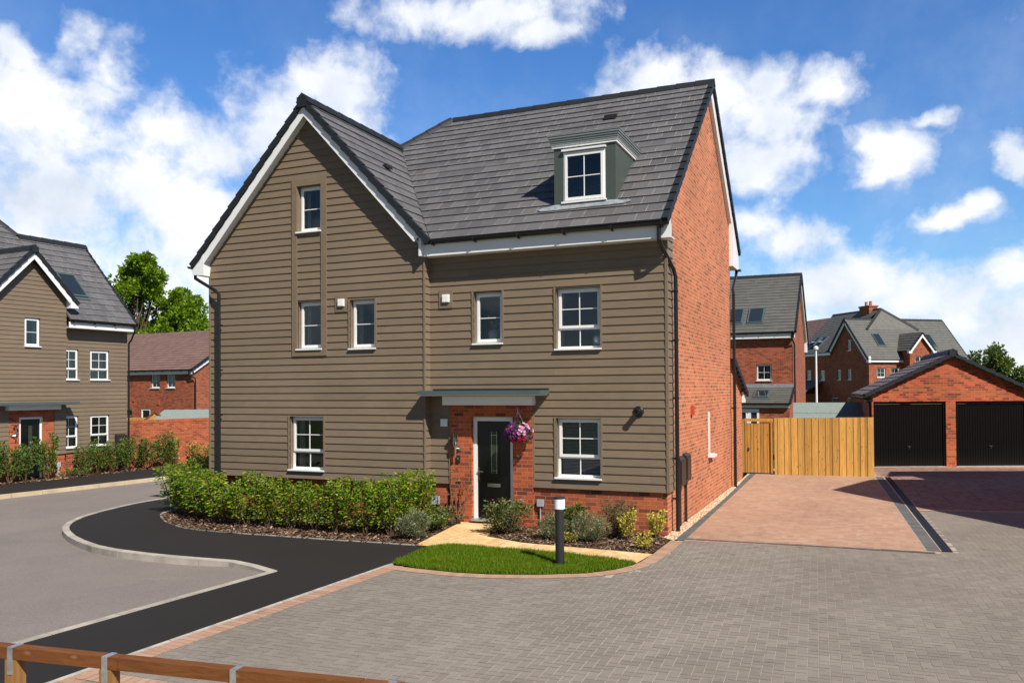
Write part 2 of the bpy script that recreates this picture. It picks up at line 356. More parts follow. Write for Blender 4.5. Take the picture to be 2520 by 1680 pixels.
    def build(s, name, mat, parent=None, smooth=False, uvs=True):
        if name in SPLIT and parent:
            cl = s.clusters()
            if len(cl) > 1:
                first = None
                for fs in cl:
                    m2 = MB(); mp = {}
                    for fi in sorted(fs):
                        ix = []
                        for v in s.f[fi]:
                            if v not in mp: mp[v] = len(m2.v); m2.v.append(s.v[v])
                            ix.append(mp[v])
                        m2.f.append(tuple(ix))
                        if fi in s.uv: m2.uv[len(m2.f)-1] = s.uv[fi]
                    o = m2._build(name, mat, parent, smooth, uvs); first = first or o
                return first
        return s._build(name, mat, parent, smooth, uvs)
    def _build(s, name, mat, parent=None, smooth=False, uvs=True):
        me = bpy.data.meshes.new(name); me.from_pydata(s.v, [], s.f)
        me.materials.append(mat)
        if uvs:
            ul = me.uv_layers.new(name='UVMap')
            for p in me.polygons:
                if p.index in s.uv:
                    for k, li in enumerate(p.loop_indices): ul.data[li].uv = s.uv[p.index][k]
                    continue
                n = p.normal
                if abs(n.z) > .95 or n.length < .5: t = Vector((1, 0, 0)); b_ = Vector((0, 1, 0))
                else: t = Vector((0, 0, 1)).cross(n).normalized(); b_ = n.cross(t)
                for li in p.loop_indices:
                    co = me.vertices[me.loops[li].vertex_index].co; ul.data[li].uv = (co.dot(t), co.dot(b_))
        if smooth: me.polygons.foreach_set('use_smooth', [True]*len(me.polygons))
        me.update()
        o = bpy.data.objects.new(name, me); C.objects.link(o)
        if parent:
            o.parent = parent
            if parent.name in INV: o.matrix_parent_inverse = INV[parent.name]
        return o
def tag(o, label=None, cat=None, group=None, kind=None):
    if label: o['label'] = label
    if cat: o['category'] = cat
    if group: o['group'] = group
    if kind: o['kind'] = kind
    return o
def thing(name, label, cat, loc=(0, 0, 0), rz=0, group=None, world=True):
    o = bpy.data.objects.new(name, None); C.objects.link(o); o.location = loc; o.rotation_euler = (0, 0, rz)
    o.empty_display_size = .3
    tag(o, label, cat, group)
    if world: INV[o.name] = (Matrix.Translation(loc) @ Matrix.Rotation(rz, 4, 'Z')).inverted()
    return o
def dup(root, loc, rz=0, scale=(1, 1, 1), label=None, group=None):
    r = root.copy(); C.objects.link(r); r.location = loc; r.rotation_euler = (0, 0, rz); r.scale = scale
    if label: r['label'] = label
    if group: r['group'] = group
    for ch in list(root.children):
        c = ch.copy(); C.objects.link(c); c.parent = r
        for g in ch.children:
            d = g.copy(); C.objects.link(d); d.parent = c
    return r

# wall frames: T(u, z, out)
def TY(y): return lambda u, z, o: (u, y-o, z)           # faces -Y, u = +X
def TX(x): return lambda u, z, o: (x+o, u, z)           # faces +X, u = +Y
def TXn(x): return lambda u, z, o: (x-o, -u, z)         # faces -X, u = -Y
def TYb(y): return lambda u, z, o: (-u, y+o, z)         # faces +Y
def holes_rects(u0, u1, z0, z1, holes):
    us = sorted({u0, u1, *[h[0] for h in holes if u0 < h[0] < u1], *[h[1] for h in holes if u0 < h[1] < u1]})
    out = []
    for a, b_ in zip(us[:-1], us[1:]):
        free = [(z0, z1)]; m_ = (a+b_)/2
        for h in holes:
            if h[0] <= m_ <= h[1]:
                nf = []
                for p, q in free:
                    if h[2] > p: nf.append((p, min(q, h[2])))
                    if h[3] < q: nf.append((max(p, h[3]), q))
                free = [f for f in nf if f[1]-f[0] > 1e-4]
        for f in free: out.append((a, b_, f[0], f[1]))
    # merge horizontally adjacent identical
    mg = []
    for r in out:
        for k, q in enumerate(mg):
            if abs(q[1]-r[0]) < 1e-6 and abs(q[2]-r[2]) < 1e-6 and abs(q[3]-r[3]) < 1e-6: mg[k] = (q[0], r[1], q[2], q[3]); break
        else: mg.append(r)
    return mg
def sheet_wall(mb, T, u0, u1, z0, z1, holes=(), clip=None, off=0):
    for a, b_, c, d in holes_rects(u0, u1, z0, z1, holes):
        poly = [(a, c), (b_, c), (b_, d), (a, d)]
        if clip: poly = clip_convex(poly, clip)
        if len(poly) >= 3: mb.face([T(u, z, off) for u, z in poly], [(u, z) for u, z in poly])
def clad_wall(mb, T, u0, u1, z0, z1, holes=(), clip=None, pitch=.152, lap=.018, base=.004):
    k = 0
    while z0+k*pitch < z1-1e-4:
        za = z0+k*pitch; zb = min(za+pitch, z1); k += 1
        for a, b_, c, d in holes_rects(u0, u1, za, zb, holes):
            poly = [(a, c), (b_, c), (b_, d), (a, d)]
            if clip: poly = clip_convex(poly, clip)
            if len(poly) < 3: continue
            off = lambda z: base+lap*(za+pitch-z)/pitch
            mb.face([T(u, z, off(z)) for u, z in poly], [(u, z-z0) for u, z in poly])
            n = len(poly)
            for i in range(n):
                p, q = poly[i], poly[(i+1) % n]
                if abs(p[1]-q[1]) < 1e-6 and p[1] <= c+1e-5:      # lower lip
                    mb.face([T(p[0], p[1], 0), T(q[0], q[1], 0), T(q[0], q[1], off(q[1])), T(p[0], p[1], off(p[1]))])
                elif abs(p[0]-q[0]) < 1e-6:                       # cut ends
                    mb.face([T(p[0], p[1], 0), T(p[0], p[1], off(p[1])), T(q[0], q[1], off(q[1])), T(q[0], q[1], 0)])
def roof_plane(mb, O, U, V, poly, gauge=.325, hi=.032, lo=.006, v0=0):
    O, U, V = Vector(O), Vector(U).normalized(), Vector(V).normalized(); Nn = U.cross(V)
    vmin = min(p[1] for p in poly); vmax = max(p[1] for p in poly)
    k = int(math.floor((vmin-v0)/gauge+1e-6))
    while v0+k*gauge < vmax-1e-4:
        a = v0+k*gauge; b_ = a+gauge; k += 1
        q = clip_convex([(-500, a), (500, a), (500, b_), (-500, b_)], poly)
        if len(q) < 3: continue
        off = lambda v: lo+(hi-lo)*(b_-v)/gauge
        P = lambda u, v, o: O+U*u+V*v+Nn*o
        mb.face([P(u, v, off(v)) for u, v in q], [(u, v-v0) for u, v in q])
        n = len(q)
        for i in range(n):
            p1, p2 = q[i], q[(i+1) % n]
            if abs(p1[1]-p2[1]) < 1e-5 and p1[1] < a+1e-4:
                mb.face([P(p1[0], p1[1], -.004), P(p2[0], p2[1], -.004), P(p2[0], p2[1], hi), P(p1[0], p1[1], hi)], [(p1[0], a-v0+.05)]*4)
            elif abs(p1[1]-p2[1]) > 1e-3:
                mb.face([P(p1[0], p1[1], -.004), P(p1[0], p1[1], off(p1[1])), P(p2[0], p2[1], off(p2[1])), P(p2[0], p2[1], -.004)], [(p1[0]+.1, a-v0+.1)]*4)
    # underside
    pl = [O+U*u+V*v-Nn*.03 for u, v in poly]; mb.face(list(reversed(pl)))
def ridge_caps(mb, p0, p1, w=.14, h=.09, seg=.45, drop=.75):
    p0, p1 = Vector(p0), Vector(p1); L = (p1-p0).length; d = (p1-p0).normalized(); sd = d.cross(Vector((0, 0, 1))).normalized(); u = sd.cross(d)
    n = max(1, round(L/seg)); s = L/n
    for k in range(n):
        a = p0+d*(s*k); b_ = p0+d*(s*(k+1)-.008); g = 1.0 if k % 2 == 0 else 1.0
        pr = [(-w, -w*drop), (-w*.55, h*.45-.02), (0, h), (w*.55, h*.45-.02), (w, -w*drop)]
        ra = [a+sd*x+u*(z+.012) for x, z in pr]; rb = [b_+sd*x+u*z for x, z in pr]
        i = len(mb.v); mb.v += [tuple(p) for p in ra+rb]; m_ = len(pr)
        for j in range(m_-1): mb.f.append((i+j+1, i+j, i+m_+j, i+m_+j+1))
        mb.f.append(tuple(i+j for j in range(m_))); mb.f.append(tuple(i+m_+j for j in reversed(range(m_))))
def verge(mb, p0, p1, outv, gauge=.325, h=.13, t=.055, lift=.045):
    # stepped verge units up the slope from p0 to p1, on the outer side outv
    p0, p1 = Vector(p0), Vector(p1); d = (p1-p0).normalized(); o = Vector(outv).normalized(); u = o.cross(d)
    if u.z < 0: u = -u
    L = (p1-p0).length; n = max(1, int(math.ceil(L/gauge)))
    for k in range(n):
        a = p0+d*(k*gauge); b_ = p0+d*min(L, (k+1)*gauge)
        ha = lift; hb = lift-.026
        c = [a-u*(h-ha)-o*.02, a-u*(h-ha)+o*t, b_-u*(h-hb)+o*t, b_-u*(h-hb)-o*.02,
             a+u*ha-o*.06, a+u*ha+o*t, b_+u*hb+o*t, b_+u*hb-o*.06]
        mb.hexa(c)
def barge(mb, p0, p1, outv, drop=.09, h=.2, t=.025):
    p0, p1 = Vector(p0), Vector(p1); d = (p1-p0).normalized(); o = Vector(outv).normalized(); u = o.cross(d)
    if u.z < 0: u = -u
    c = [p0-u*(drop+h), p0-u*(drop+h)+o*t, p1-u*(drop+h)+o*t, p1-u*(drop+h), p0-u*drop, p0-u*drop+o*t, p1-u*drop+o*t, p1-u*drop]
    mb.hexa(c)
def gutter(mb, p0, p1, outv, r=.058):
    p0, p1 = Vector(p0), Vector(p1); o = Vector(outv).normalized()
    pr = []
    for k in range(7):
        a = math.pi*k/6; pr.append((-r*math.cos(a), -r*math.sin(a)))
    for k in range(7):
        a = math.pi*(6-k)/6; pr.append((-(r-.008)*math.cos(a), -(r-.008)*math.sin(a)+.002))
    mb.prism([p0+o*x+Vector((0, 0, z)) for x, z in pr], p1-p0)
    L = (p1-p0).length; d = (p1-p0).normalized(); n = max(1, int(L/.82))
    for k in range(n+1):
        c = p0+d*(.12+k*(L-.24)/n)
        mb.beam(c-o*(r+.01)+Vector((0, 0, -.075)), c+o*(r*.4)+Vector((0, 0, -.075)), .03, .03)
        mb.beam(c+o*r+Vector((0, 0, .012)), c+o*r+Vector((0, 0, -.05)), .03, .012, up=o)
def downpipe(parent, pts, r=.036, brackets=(), dirn=(0, 1, 0), name='downpipe', mat='pipe'):
    mb = MB(); mb.tube(pts, r, 12)
    o = mb.build(name, M[mat], parent, smooth=False)
    if brackets:
        bb = MB(); dv = Vector(dirn)
        for p in brackets:
            p = Vector(p); bb.lathe(p-Vector((0, 0, .02)), [(r+.008, 0), (r+.008, .04)], 12); bb.beam(p, p+dv*.09, .05, .03)
        bb.build('pipe_bracket', M[mat], o)
    return o
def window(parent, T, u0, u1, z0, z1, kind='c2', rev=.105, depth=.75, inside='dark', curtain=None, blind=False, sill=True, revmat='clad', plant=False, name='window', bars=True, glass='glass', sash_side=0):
    fr = MB(); fw = .045; d0 = -rev; d1 = -rev-.06          # frame face at d0
    def ring(a, b_, c, d, w, o0, o1):
        fr.tbox(T, a, b_, c, c+w, o1, o0); fr.tbox(T, a, b_, d-w, d, o1, o0)
        fr.tbox(T, a, a+w, c+w, d-w, o1, o0); fr.tbox(T, b_-w, b_, c+w, d-w, o1, o0)
    a, b_, c, d = u0+.004, u1-.004, z0+.004, z1-.004
    ring(a, b_, c, d, fw, d0, d1)
    bar = MB(); pane = MB(); bw = .0085
    def gl(pa, pb, pc, pd, o, cols, rows):
        pane.face([T(pa, pc, o-.012), T(pb, pc, o-.012), T(pb, pd, o-.012), T(pa, pd, o-.012)])
        if not bars: return
        for i in range(1, cols):
            x = pa+(pb-pa)*i/cols; bar.tbox(T, x-bw, x+bw, pc, pd, o-.012, o-.002)
        for i in range(1, rows):
            z = pc+(pd-pc)*i/rows; bar.tbox(T, pa, pb, z-bw+.0005, z+bw-.0005, o-.013, o-.001)
    if kind in ('c2', 'g4'):
        s = .05; ring(a+fw*.75, b_-fw*.75, c+fw*.75, d-fw*.75, s, d0+.022, d1+.01)
        q = fw*.75+s; gl(a+q, b_-q, c+q, d-q, d0+.008, 1 if kind == 'c2' else 2, 2)
    elif kind == 'tf':                                  # top opening sash over a fixed light
        h = d-c; t0 = c+h*.33
        fr.tbox(T, a+fw, b_-fw, t0-.02, t0+.025, d1, d0-.001)
        s = .05; ring(a+fw*.75, b_-fw*.75, t0+.012, d-fw*.75, s, d0+.024, d1+.01)
        q = fw*.75+s; gl(a+q, b_-q, t0+.012+s, d-q, d0+.01, 2, 2)
        gl(a+fw, b_-fw, c+fw, t0-.02, d0-.012, 2, 1)
    elif kind == 'plain':
        gl(a+fw, b_-fw, c+fw, d-fw, d0-.012, 1, 1)
    o = fr.build(name, M['white'], parent)
    pane.build('pane', M[glass], o)
    if bar.v: bar.build('glazing_bar', M['white'], o)
    # reveal lining
    rv = MB(); t = .001
    rv.face([T(u0, z0, 0), T(u0, z1, 0), T(u0, z1, d1), T(u0, z0, d1)]); rv.face([T(u1, z1, 0), T(u1, z0, 0), T(u1, z0, d1), T(u1, z1, d1)])
    rv.face([T(u0, z1, 0), T(u1, z1, 0), T(u1, z1, d1), T(u0, z1, d1)]); rv.face([T(u1, z0, 0), T(u0, z0, 0), T(u0, z0, d1), T(u1, z0, d1)])
    rv.build('reveal', M[revmat], o)
    if sill:
        sl = MB(); sl.tbox(T, u0-.02, u1+.02, z0-.025, z0+.006, d0+.002, .068); sl.build('sill', M['white'], o)
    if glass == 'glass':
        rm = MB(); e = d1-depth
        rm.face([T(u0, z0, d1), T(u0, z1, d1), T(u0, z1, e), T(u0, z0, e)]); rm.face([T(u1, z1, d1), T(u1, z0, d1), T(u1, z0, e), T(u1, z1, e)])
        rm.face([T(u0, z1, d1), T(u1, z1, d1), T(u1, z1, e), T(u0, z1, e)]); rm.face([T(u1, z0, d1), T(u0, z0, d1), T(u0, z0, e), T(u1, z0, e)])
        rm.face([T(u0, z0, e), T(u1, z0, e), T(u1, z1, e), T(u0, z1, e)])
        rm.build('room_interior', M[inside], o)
    if curtain:
        cm = MB()
        for (fa, fb) in curtain:
            ua = u0+(u1-u0)*fa; ub = u0+(u1-u0)*fb; n = max(4, int((ub-ua)/.02)); o1 = d1-.07
            for i in range(n):
                x0_ = ua+(ub-ua)*i/n; x1_ = ua+(ub-ua)*(i+1)/n
                q0 = o1-.02*math.sin(i*1.9); q1 = o1-.02*math.sin((i+1)*1.9)
                cm.face([T(x0_, z0+.01, q0), T(x1_, z0+.01, q1), T(x1_, z1-.01, q1), T(x0_, z1-.01, q0)])
        cm.build('curtain', M['curtain'], o)
    if blind:
        bl = MB(); z = z0+.06
        while z < z1-.06:
            bl.hexa([T(u0+.06, z, d1-.045), T(u1-.06, z, d1-.045), T(u1-.06, z+.011, d1-.068), T(u0+.06, z+.011, d1-.068), T(u0+.06, z+.0025, d1-.045), T(u1-.06, z+.0025, d1-.045), T(u1-.06, z+.0135, d1-.068), T(u0+.06, z+.0135, d1-.068)]); z += .027
        bl.build('window_blind', M['blind'], o)
    return o
def fit_plane(*a): pass

# ------------------------------------------------------------------ main house (world frame)
XS, YF, YG = -3.29, 14.70, 14.49
XL, YB = -13.60, 22.5
E0Y, E0Z, SM = 14.33, 5.58, .813            # front eave edge and pitch
RY, RZ = 19.44, 9.735
GX, GZ, SG = -10.86, 8.78, 1.08             # cross gable ridge
th = math.atan(SM); tg = math.atan(SG)
house = thing('detached_house', 'large olive brown boarded house with dormer and tall front gable, nearest the camera', 'house', (-8.4, 14.7, 0))
def hb(mb, name, mat, **k): return mb.build(name, M[mat], house, **k)
# brick walls
w = MB(); T = TX(XS)
sheet_wall(w, T, 14.735, YB, 0, 9.8, [(18.98, 19.36, 1.12, 2.12)], clip=[(14.3, -1), (24, -1), (24, 9.62-SM*(24-RY)), (RY, 9.62), (14.3, 9.62-SM*(RY-14.3))])
hb(w, 'side_wall', 'brick_side')
w = MB(); T = TY(14.735)
sheet_wall(w, T, XL+.02, -8.09, -.3, .79)
sheet_wall(w, T, -8.09, -7.62, 0, .79); sheet_wall(w, T, -5.86, XS, 0, .79)
hb(w, 'plinth', 'brick_plinth')
w = MB()
sheet_wall(w, TY(14.66), -7.62, -5.86, 0, 2.33, [(-7.15, -6.265, -.1, 2.095)])
w.face([(-5.86, 14.66, 0), (-5.86, 14.74, 0), (-5.86, 14.74, 2.33), (-5.86, 14.66, 2.33)]); w.face([(-7.62, 14.74, 0), (-7.62, 14.66, 0), (-7.62, 14.66, 2.33), (-7.62, 14.74, 2.33)])
w.face([(-7.15, 14.66, 0), (-7.15, 14.80, 0), (-7.15, 14.80, 2.095), (-7.15, 14.66, 2.095)]); w.face([(-6.265, 14.80, 0), (-6.265, 14.66, 0), (-6.265, 14.66, 2.095), (-6.265, 14.80, 2.095)])
w.face([(-7.15, 14.66, 2.095), (-7.15, 14.80, 2.095), (-6.265, 14.80, 2.095), (-6.265, 14.66, 2.095)])
hb(w, 'porch_brickwork', 'brick')
# other closing walls
w = MB(); sheet_wall(w, TXn(XL+.02), -YB, -14.735, -.4, 5.75); sheet_wall(w, TYb(YB), -XS, -XL-.02, -.3, 6.9)
hb(w, 'rear_wall', 'brick_side')
# cladding
W4 = (-7.10, -6.48, 3.53, 4.54); W5 = (-5.378, -4.492, 3.38, 4.53); W6 = (-5.388, -4.506, .965, 2.085)
G1 = (-11.185, -10.575, 6.02, 7.01); G2 = (-11.19, -10.565, 3.515, 4.53); G3 = (-9.856, -9.236, 3.495, 4.51); G4 = (-11.405, -10.52, .945, 2.08)
w = MB()
clad_wall(w, TY(YF), -8.09, -3.265, .76, 5.38, [W4, W5, W6, (-7.62, -5.86, .7, 2.34)])
clad_wall(w, TX(-3.265), 14.70, 15.22, .76, 5.62)
gclip = [(XL, .7), (-8.09, .7), (-8.09, GZ-.14-SG*(GX+8.09)*-1), (GX, GZ-.14), (XL, GZ-.14-SG*(GX-XL))]
PAN = [(-11.32, -11.19, 3.365, 7.14), (-10.565, -10.43, 3.365, 7.14)]
clad_wall(w, TY(YG), XL, -8.09, .76, 8.7, [G1, G2, G3, G4, (-11.32, -11.19, 3.365, 7.14), (-10.565, -10.43, 3.365, 7.14), (-11.19, -10.565, 7.01, 7.14), (-11.19, -10.565, 3.365, 3.515)], clip=gclip)
clad_wall(w, TX(-8.09), YG, YF, .76, 5.7)
clad_wall(w, TXn(XL), -YB, -14.49, .76, 5.75)
w.face([(XL, YG, .76), (-8.09, YG, .76), (-8.09, 14.735, .76), (XL, 14.735, .76)][::-1]); w.face([(-8.09, YF, .76), (-7.62, YF, .76), (-7.62, 14.735, .76), (-8.09, 14.735, .76)][::-1])
w.face([(-5.86, YF, .76), (-3.265, YF, .76), (-3.265, 14.735, .76), (-5.86, 14.735, .76)][::-1]); w.face([(XS, 14.7, .76), (-3.265, 14.7, .76), (-3.265, 15.22, .76), (XS, 15.22, .76)][::-1])
hb(w, 'cladding', 'clad')
w = MB()
for x in (-8.105, ): w.box(x, x+.034, YG-.034, YG, .755, 5.6)
w.box(-3.287, -3.238, YF-.03, YF+.018, .755, 5.36); w.box(XL-.03, XL+.01, YG-.033, YG+.01, .755, 5.3)
w.box(-7.655, -7.62, YF-.03, YF+.02, .755, 2.33); w.box(-5.86, -5.825, YF-.03, YF+.02, .755, 2.33)
w.box(-11.32, -11.19, YG-.040, YG+.02, 3.365, 7.14); w.box(-10.565, -10.43, YG-.040, YG+.02, 3.365, 7.14)
w.box(-11.19, -10.565, YG-.0395, YG+.02, 7.01, 7.14); w.box(-11.19, -10.565, YG-.0395, YG+.02, 3.365, 3.49)
for (a, b_, c, d), y in ((W4, YF), (W5, YF), (W6, YF), (G3, YG), (G4, YG)):      # narrow boards round the openings
    w.box(a-.032, a, y-.036, y+.01, c-.004, d+.02); w.box(b_, b_+.032, y-.036, y+.01, c-.004, d+.02)
w.box(-10.21, -9.92, YG-.034, YG, 4.27, 4.60); w.box(-7.86, -7.555, YF-.034, YF, 4.26, 4.62)
hb(w, 'trim_board', 'clad')
# roof
fr_poly = [(-7.86, 0), (-3.19, 0), (-3.19, (RY-E0Y)/math.cos(th)), (-9.976, (RY-E0Y)/math.cos(th)), (-10.86, (18.27-E0Y)/math.cos(th))]
w = MB()
roof_plane(w, (0, E0Y, E0Z), (1, 0, 0), (0, math.cos(th), math.sin(th)), fr_poly)
zr = RZ-SM*(23.6-RY)
roof_plane(w, (0, 23.6, zr), (-1, 0, 0), (0, -math.cos(th), math.sin(th)), [(3.19, 0), (13.0, 0), (9.976, (23.6-RY)/math.cos(th)), (3.19, (23.6-RY)/math.cos(th))])
xr = -7.86; zr_ = GZ-SG*(xr-GX)
Lr = (xr-GX)/math.cos(tg)
roof_plane(w, (xr, 0, zr_), (0, 1, 0), (-math.cos(tg), 0, math.sin(tg)), [(14.25, 0), (14.36, 0), (18.27, Lr), (14.25, Lr)])
xl = -13.93; zl = GZ-SG*(GX-xl); Ll = (GX-xl)/math.cos(tg); Lt = (-9.976-xl)/math.cos(tg)
roof_plane(w, (xl, 0, zl), (0, -1, 0), (math.cos(tg), 0, math.sin(tg)), [(-18.27, 0), (-14.25, 0), (-14.25, Ll), (-18.27, Ll)])
roof_plane(w, (xl, 0, zl), (0, -1, 0), (math.cos(tg), 0, math.sin(tg)), [(-24.3, 0), (-18.27, 0), (-18.27, Ll), (-19.44, Lt)])
roof = hb(w, 'roof', 'tile')
w = MB()
ridge_caps(w, (-9.97, RY, RZ+.015), (-3.13, RY, RZ+.015), w=.115, h=.07); ridge_caps(w, (GX, 14.2, GZ+.03), (GX, 18.2, GZ+.03), w=.15)
ridge_caps(w, (-10.86, 18.27, 8.8), (-9.98, RY-.02, RZ+.02), w=.12); ridge_caps(w, (-13.6, 24.1, 5.82), (-9.98, RY, RZ), w=.12)
w.build('ridge_tiles', M['verge'], roof)
w = MB()      # valley gutter and leading edge of the meeting roofs
w.beam((-7.9, 14.36, 5.585), (-10.86, 18.27, 8.80), .10, .012)
w.build('valley', M['verge'], roof)
w = MB(); verge(w, (-3.2, E0Y, E0Z), (-3.2, RY, RZ), (1, 0, 0)); verge(w, (-3.2, 23.6, zr), (-3.2, RY, RZ), (1, 0, 0))
verge(w, (xr+.02, 14.27, zr_), (GX, 14.27, GZ), (0, -1, 0), h=.12); verge(w, (xl-.02, 14.27, zl), (GX, 14.27, GZ), (0, -1, 0), h=.12)
w.box(GX-.12, GX+.12, 14.19, 14.3, GZ-.17, GZ+.04)
hb(w, 'verge', 'verge')
w = MB()
# barge boards, soffits, fascias, box ends
barge(w, (GX+2.83, 14.29, GZ-SG*2.83), (GX, 14.29, GZ), (0, -1, 0), drop=.085, h=.15)
barge(w, (GX-2.95, 14.2895, GZ-SG*2.95), (GX, 14.2895, GZ), (0, -1, 0), drop=.085, h=.15)
for s, L in ((1, 2.75), (-1, 2.75)):
    a = Vector((GX, 0, GZ-.285)); b_ = Vector((GX+s*L, 0, GZ-.285-SG*L))
    q = [(a.x, 14.29, a.z), (b_.x, 14.29, b_.z), (b_.x, YG+.02, b_.z), (a.x, YG+.02, a.z)]
    w.prism(q, (0, 0, .02))
w.prism([(-13.60, 14.262, 5.22), (-13.60, 14.262, 5.74), (-13.93, 14.262, 5.36), (-13.93, 14.262, 5.25)][::-1], (0, .26, 0))
w.box(-13.93, -13.62, 14.52, YB, 5.25, 5.4)
w.box(-8.115, -8.06, 14.30, YG-.01, 5.28, 5.66)
w.box(-8.09, -3.10, 14.40, 14.425, 5.28, 5.51); w.box(-8.09, -3.11, 14.425, 14.71, 5.285, 5.305)
w.prism([(-3.30, 14.402, 5.278), (-3.30, 14.74, 5.278), (-3.30, 14.74, 5.78), (-3.30, 14.402, 5.53)], (.115, 0, 0))
barge(w, (-3.29, E0Y+.35, E0Z+.35*SM), (-3.29, RY, RZ), (1, 0, 0), drop=.08, h=.12, t=.09)
barge(w, (-3.29, 22.5, RZ-SM*(22.5-RY)), (-3.29, RY+.02, RZ-.015), (1, 0, 0), drop=.08, h=.30, t=.09)
w.prism([(-3.295, 22.42, 5.86), (-3.295, 23.5, 5.86), (-3.295, 23.5, 6.22), (-3.295, 22.42, 7.15)], (.10, 0, 0))
w.box(-13.6, -3.3, 22.5, 23.5, 5.88, 5.9)
hb(w, 'fascia', 'fascia')
w = MB(); gutter(w, (-7.93, 14.325, 5.565), (-3.13, 14.325, 5.545), (0, -1, 0)); hb(w, 'gutter', 'gutter')
w = MB(); gutter(w, (-13.96, YB, 5.44), (-13.96, 14.2, 5.44), (-1, 0, 0)); hb(w, 'gutter', 'gutter')
downpipe(house, [(-3.31, 14.345, 5.50), (-3.31, 14.35, 5.24), (-3.29, 14.42, 5.16), (-3.20, 15.02, 4.80), (-3.17, 15.05, 4.66), (-3.17, 15.05, .0)], .038, [(-3.17, 15.05, z) for z in (4.4, 3.5, 2.45, 1.35, .62)], (-1, 0, 0))
downpipe(house, [(-13.90, 14.33, 5.40), (-13.90, 14.33, 5.18), (-13.30, 14.33, 4.86), (-13.22, 14.33, 4.78), (-13.22, 14.33, .62), (-13.1, 14.4, .55), (-13.1, 14.45, .2)], .038, [(-13.22, 14.33, z) for z in (4.1, 3.1, 2.1, .85)], (0, 1, 0))
downpipe(house, [(-3.25, 23.45, 5.86), (-3.25, 23.4, 5.75), (-3.22, 22.5, 5.25), (-3.18, 22.35, 5.1), (-3.18, 22.35, 0)], .04, [(-3.18, 22.35, z) for z in (4.4, 3.2, 2.1)], (-1, 0, 0))
w = MB(); w.box(-3.26, -3.12, 23.3, 23.52, 5.84, 5.88); hb(w, 'gutter', 'gutter')
# windows
TF, TG = TY(YF), TY(YG)
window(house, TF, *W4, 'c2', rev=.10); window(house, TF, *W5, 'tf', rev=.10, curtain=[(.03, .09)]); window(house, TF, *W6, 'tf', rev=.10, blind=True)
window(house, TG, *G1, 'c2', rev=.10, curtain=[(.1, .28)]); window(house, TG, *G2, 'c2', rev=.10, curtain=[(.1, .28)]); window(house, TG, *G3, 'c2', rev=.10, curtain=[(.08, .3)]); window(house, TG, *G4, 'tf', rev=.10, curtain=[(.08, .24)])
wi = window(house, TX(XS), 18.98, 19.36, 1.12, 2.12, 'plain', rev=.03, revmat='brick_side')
wf = MB(); wf.tbox(TX(XS), 18.96, 19.01, 1.13, 2.10, .0, .035); wf.tbox(TX(XS), 18.93, 19.42, 1.06, 1.12, .0, .12); wf.build('open_sash', M['white'], wi)
# dormer
dm = MB(); dT = TY(15.0); zd = 7.3
dw = (-5.315, -4.465, 6.21, 7.18)
sheet_wall(dm, dT, -5.5, -4.27, 5.9, zd, [dw])
for x, s in ((-5.5, -1), (-4.27, 1)):
    pts = [(x-s*.001, 15.004, 6.02), (x-s*.001, 16.55, zd-.041), (x-s*.001, 15.004, zd-.041)]
    if s < 0: pts = pts[::-1]
    dm.prism(pts, (-s*.04, 0, 0))
dm.box(-5.499, -4.271, 15.005, 16.6, zd-.04, zd-.001)
dm.box(-5.53, -4.24, 14.975, 14.999, 6.0, 6.05)
dormer = hb(dm, 'dormer', 'grp')
w = MB()
def cornice(mb, z0, prof):
    for (o0, za, zb) in prof:
        mb.box(-5.5-o0, -4.27+o0, 15.0-o0, 15.01, za, zb)
        mb.box(-5.5-o0, -5.49, 15.01, 15.0+(zb-6.12)/SM+.0, za, zb); mb.box(-4.28, -4.27+o0, 15.01, 15.0+(zb-6.12)/SM, za, zb)
cornice(w, 0, [(.03, 7.27, 7.315), (.045, 7.315, 7.335)])
w.build('cornice', M['white'], dormer)
w = MB()
cornice(w, 0, [(.055, 7.335, 7.37), (.065, 7.37, 7.41), (.08, 7.41, 7.45), (.095, 7.45, 7.49)])
w.box(-5.605, -4.165, 14.895, 16.65, 7.491, 7.505)
w.build('dormer_roof', M['cornice'], dormer)
w = MB()
roof_n = Vector((0, -math.sin(th), math.cos(th)))
pts = [(-5.80, 14.88), (-5.72, 14.84), (-5.5, 14.83), (-4.3, 14.85), (-4.1, 14.86), (-3.95, 14.91), (-3.98, 14.94), (-4.12, 14.95), (-4.24, 15.0), (-5.54, 15.0), (-5.6, 14.96), (-5.75, 14.93)]
w.prism([(x, y, E0Z+(y-E0Y)*SM+.047) for x, y in pts], (0, -.008, .012))
w.build('lead_apron', M['lead'], dormer)
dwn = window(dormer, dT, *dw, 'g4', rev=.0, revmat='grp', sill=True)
w = MB(); w.tbox(dT, -5.33, -4.45, 7.19, 7.225, 0, .06); w.build('head_trim', M['white'], dormer)
w = MB()
def tvent(x, y):
    z = E0Z+(y-E0Y)*SM
    w.prism([(x-.14, y-.1, z-.03), (x-.14, y-.1, z+.07), (x-.14, y+.12, z+.14)][::-1], (.28, 0, 0))
tvent(-5.32, 18.35)
hb(w, 'tile_vent', 'slot')
w = MB(); w.prism([(-9.72, 15.5, 7.56), (-9.58, 15.5, 7.50), (-9.60, 15.5, 7.60)][::-1], (0, .25, 0)); hb(w, 'tile_vent', 'slot')
# porch canopy
w = MB()
w.box(-8.10, -5.51, 14.18, 14.70, 2.535, 2.61)
cp = hb(w, 'porch_canopy', 'canopy')
w = MB(); w.box(-7.95, -5.52, 14.55, 14.70, 2.61, 2.645); w.build('canopy_upstand', M['verge'], cp)
w = MB(); w.box(-7.71, -5.80, 14.50, 14.70, 2.325, 2.50); w.box(-8.06, -5.55, 14.22, 14.69, 2.51, 2.534); w.build('canopy_soffit', M['fascia'], cp)
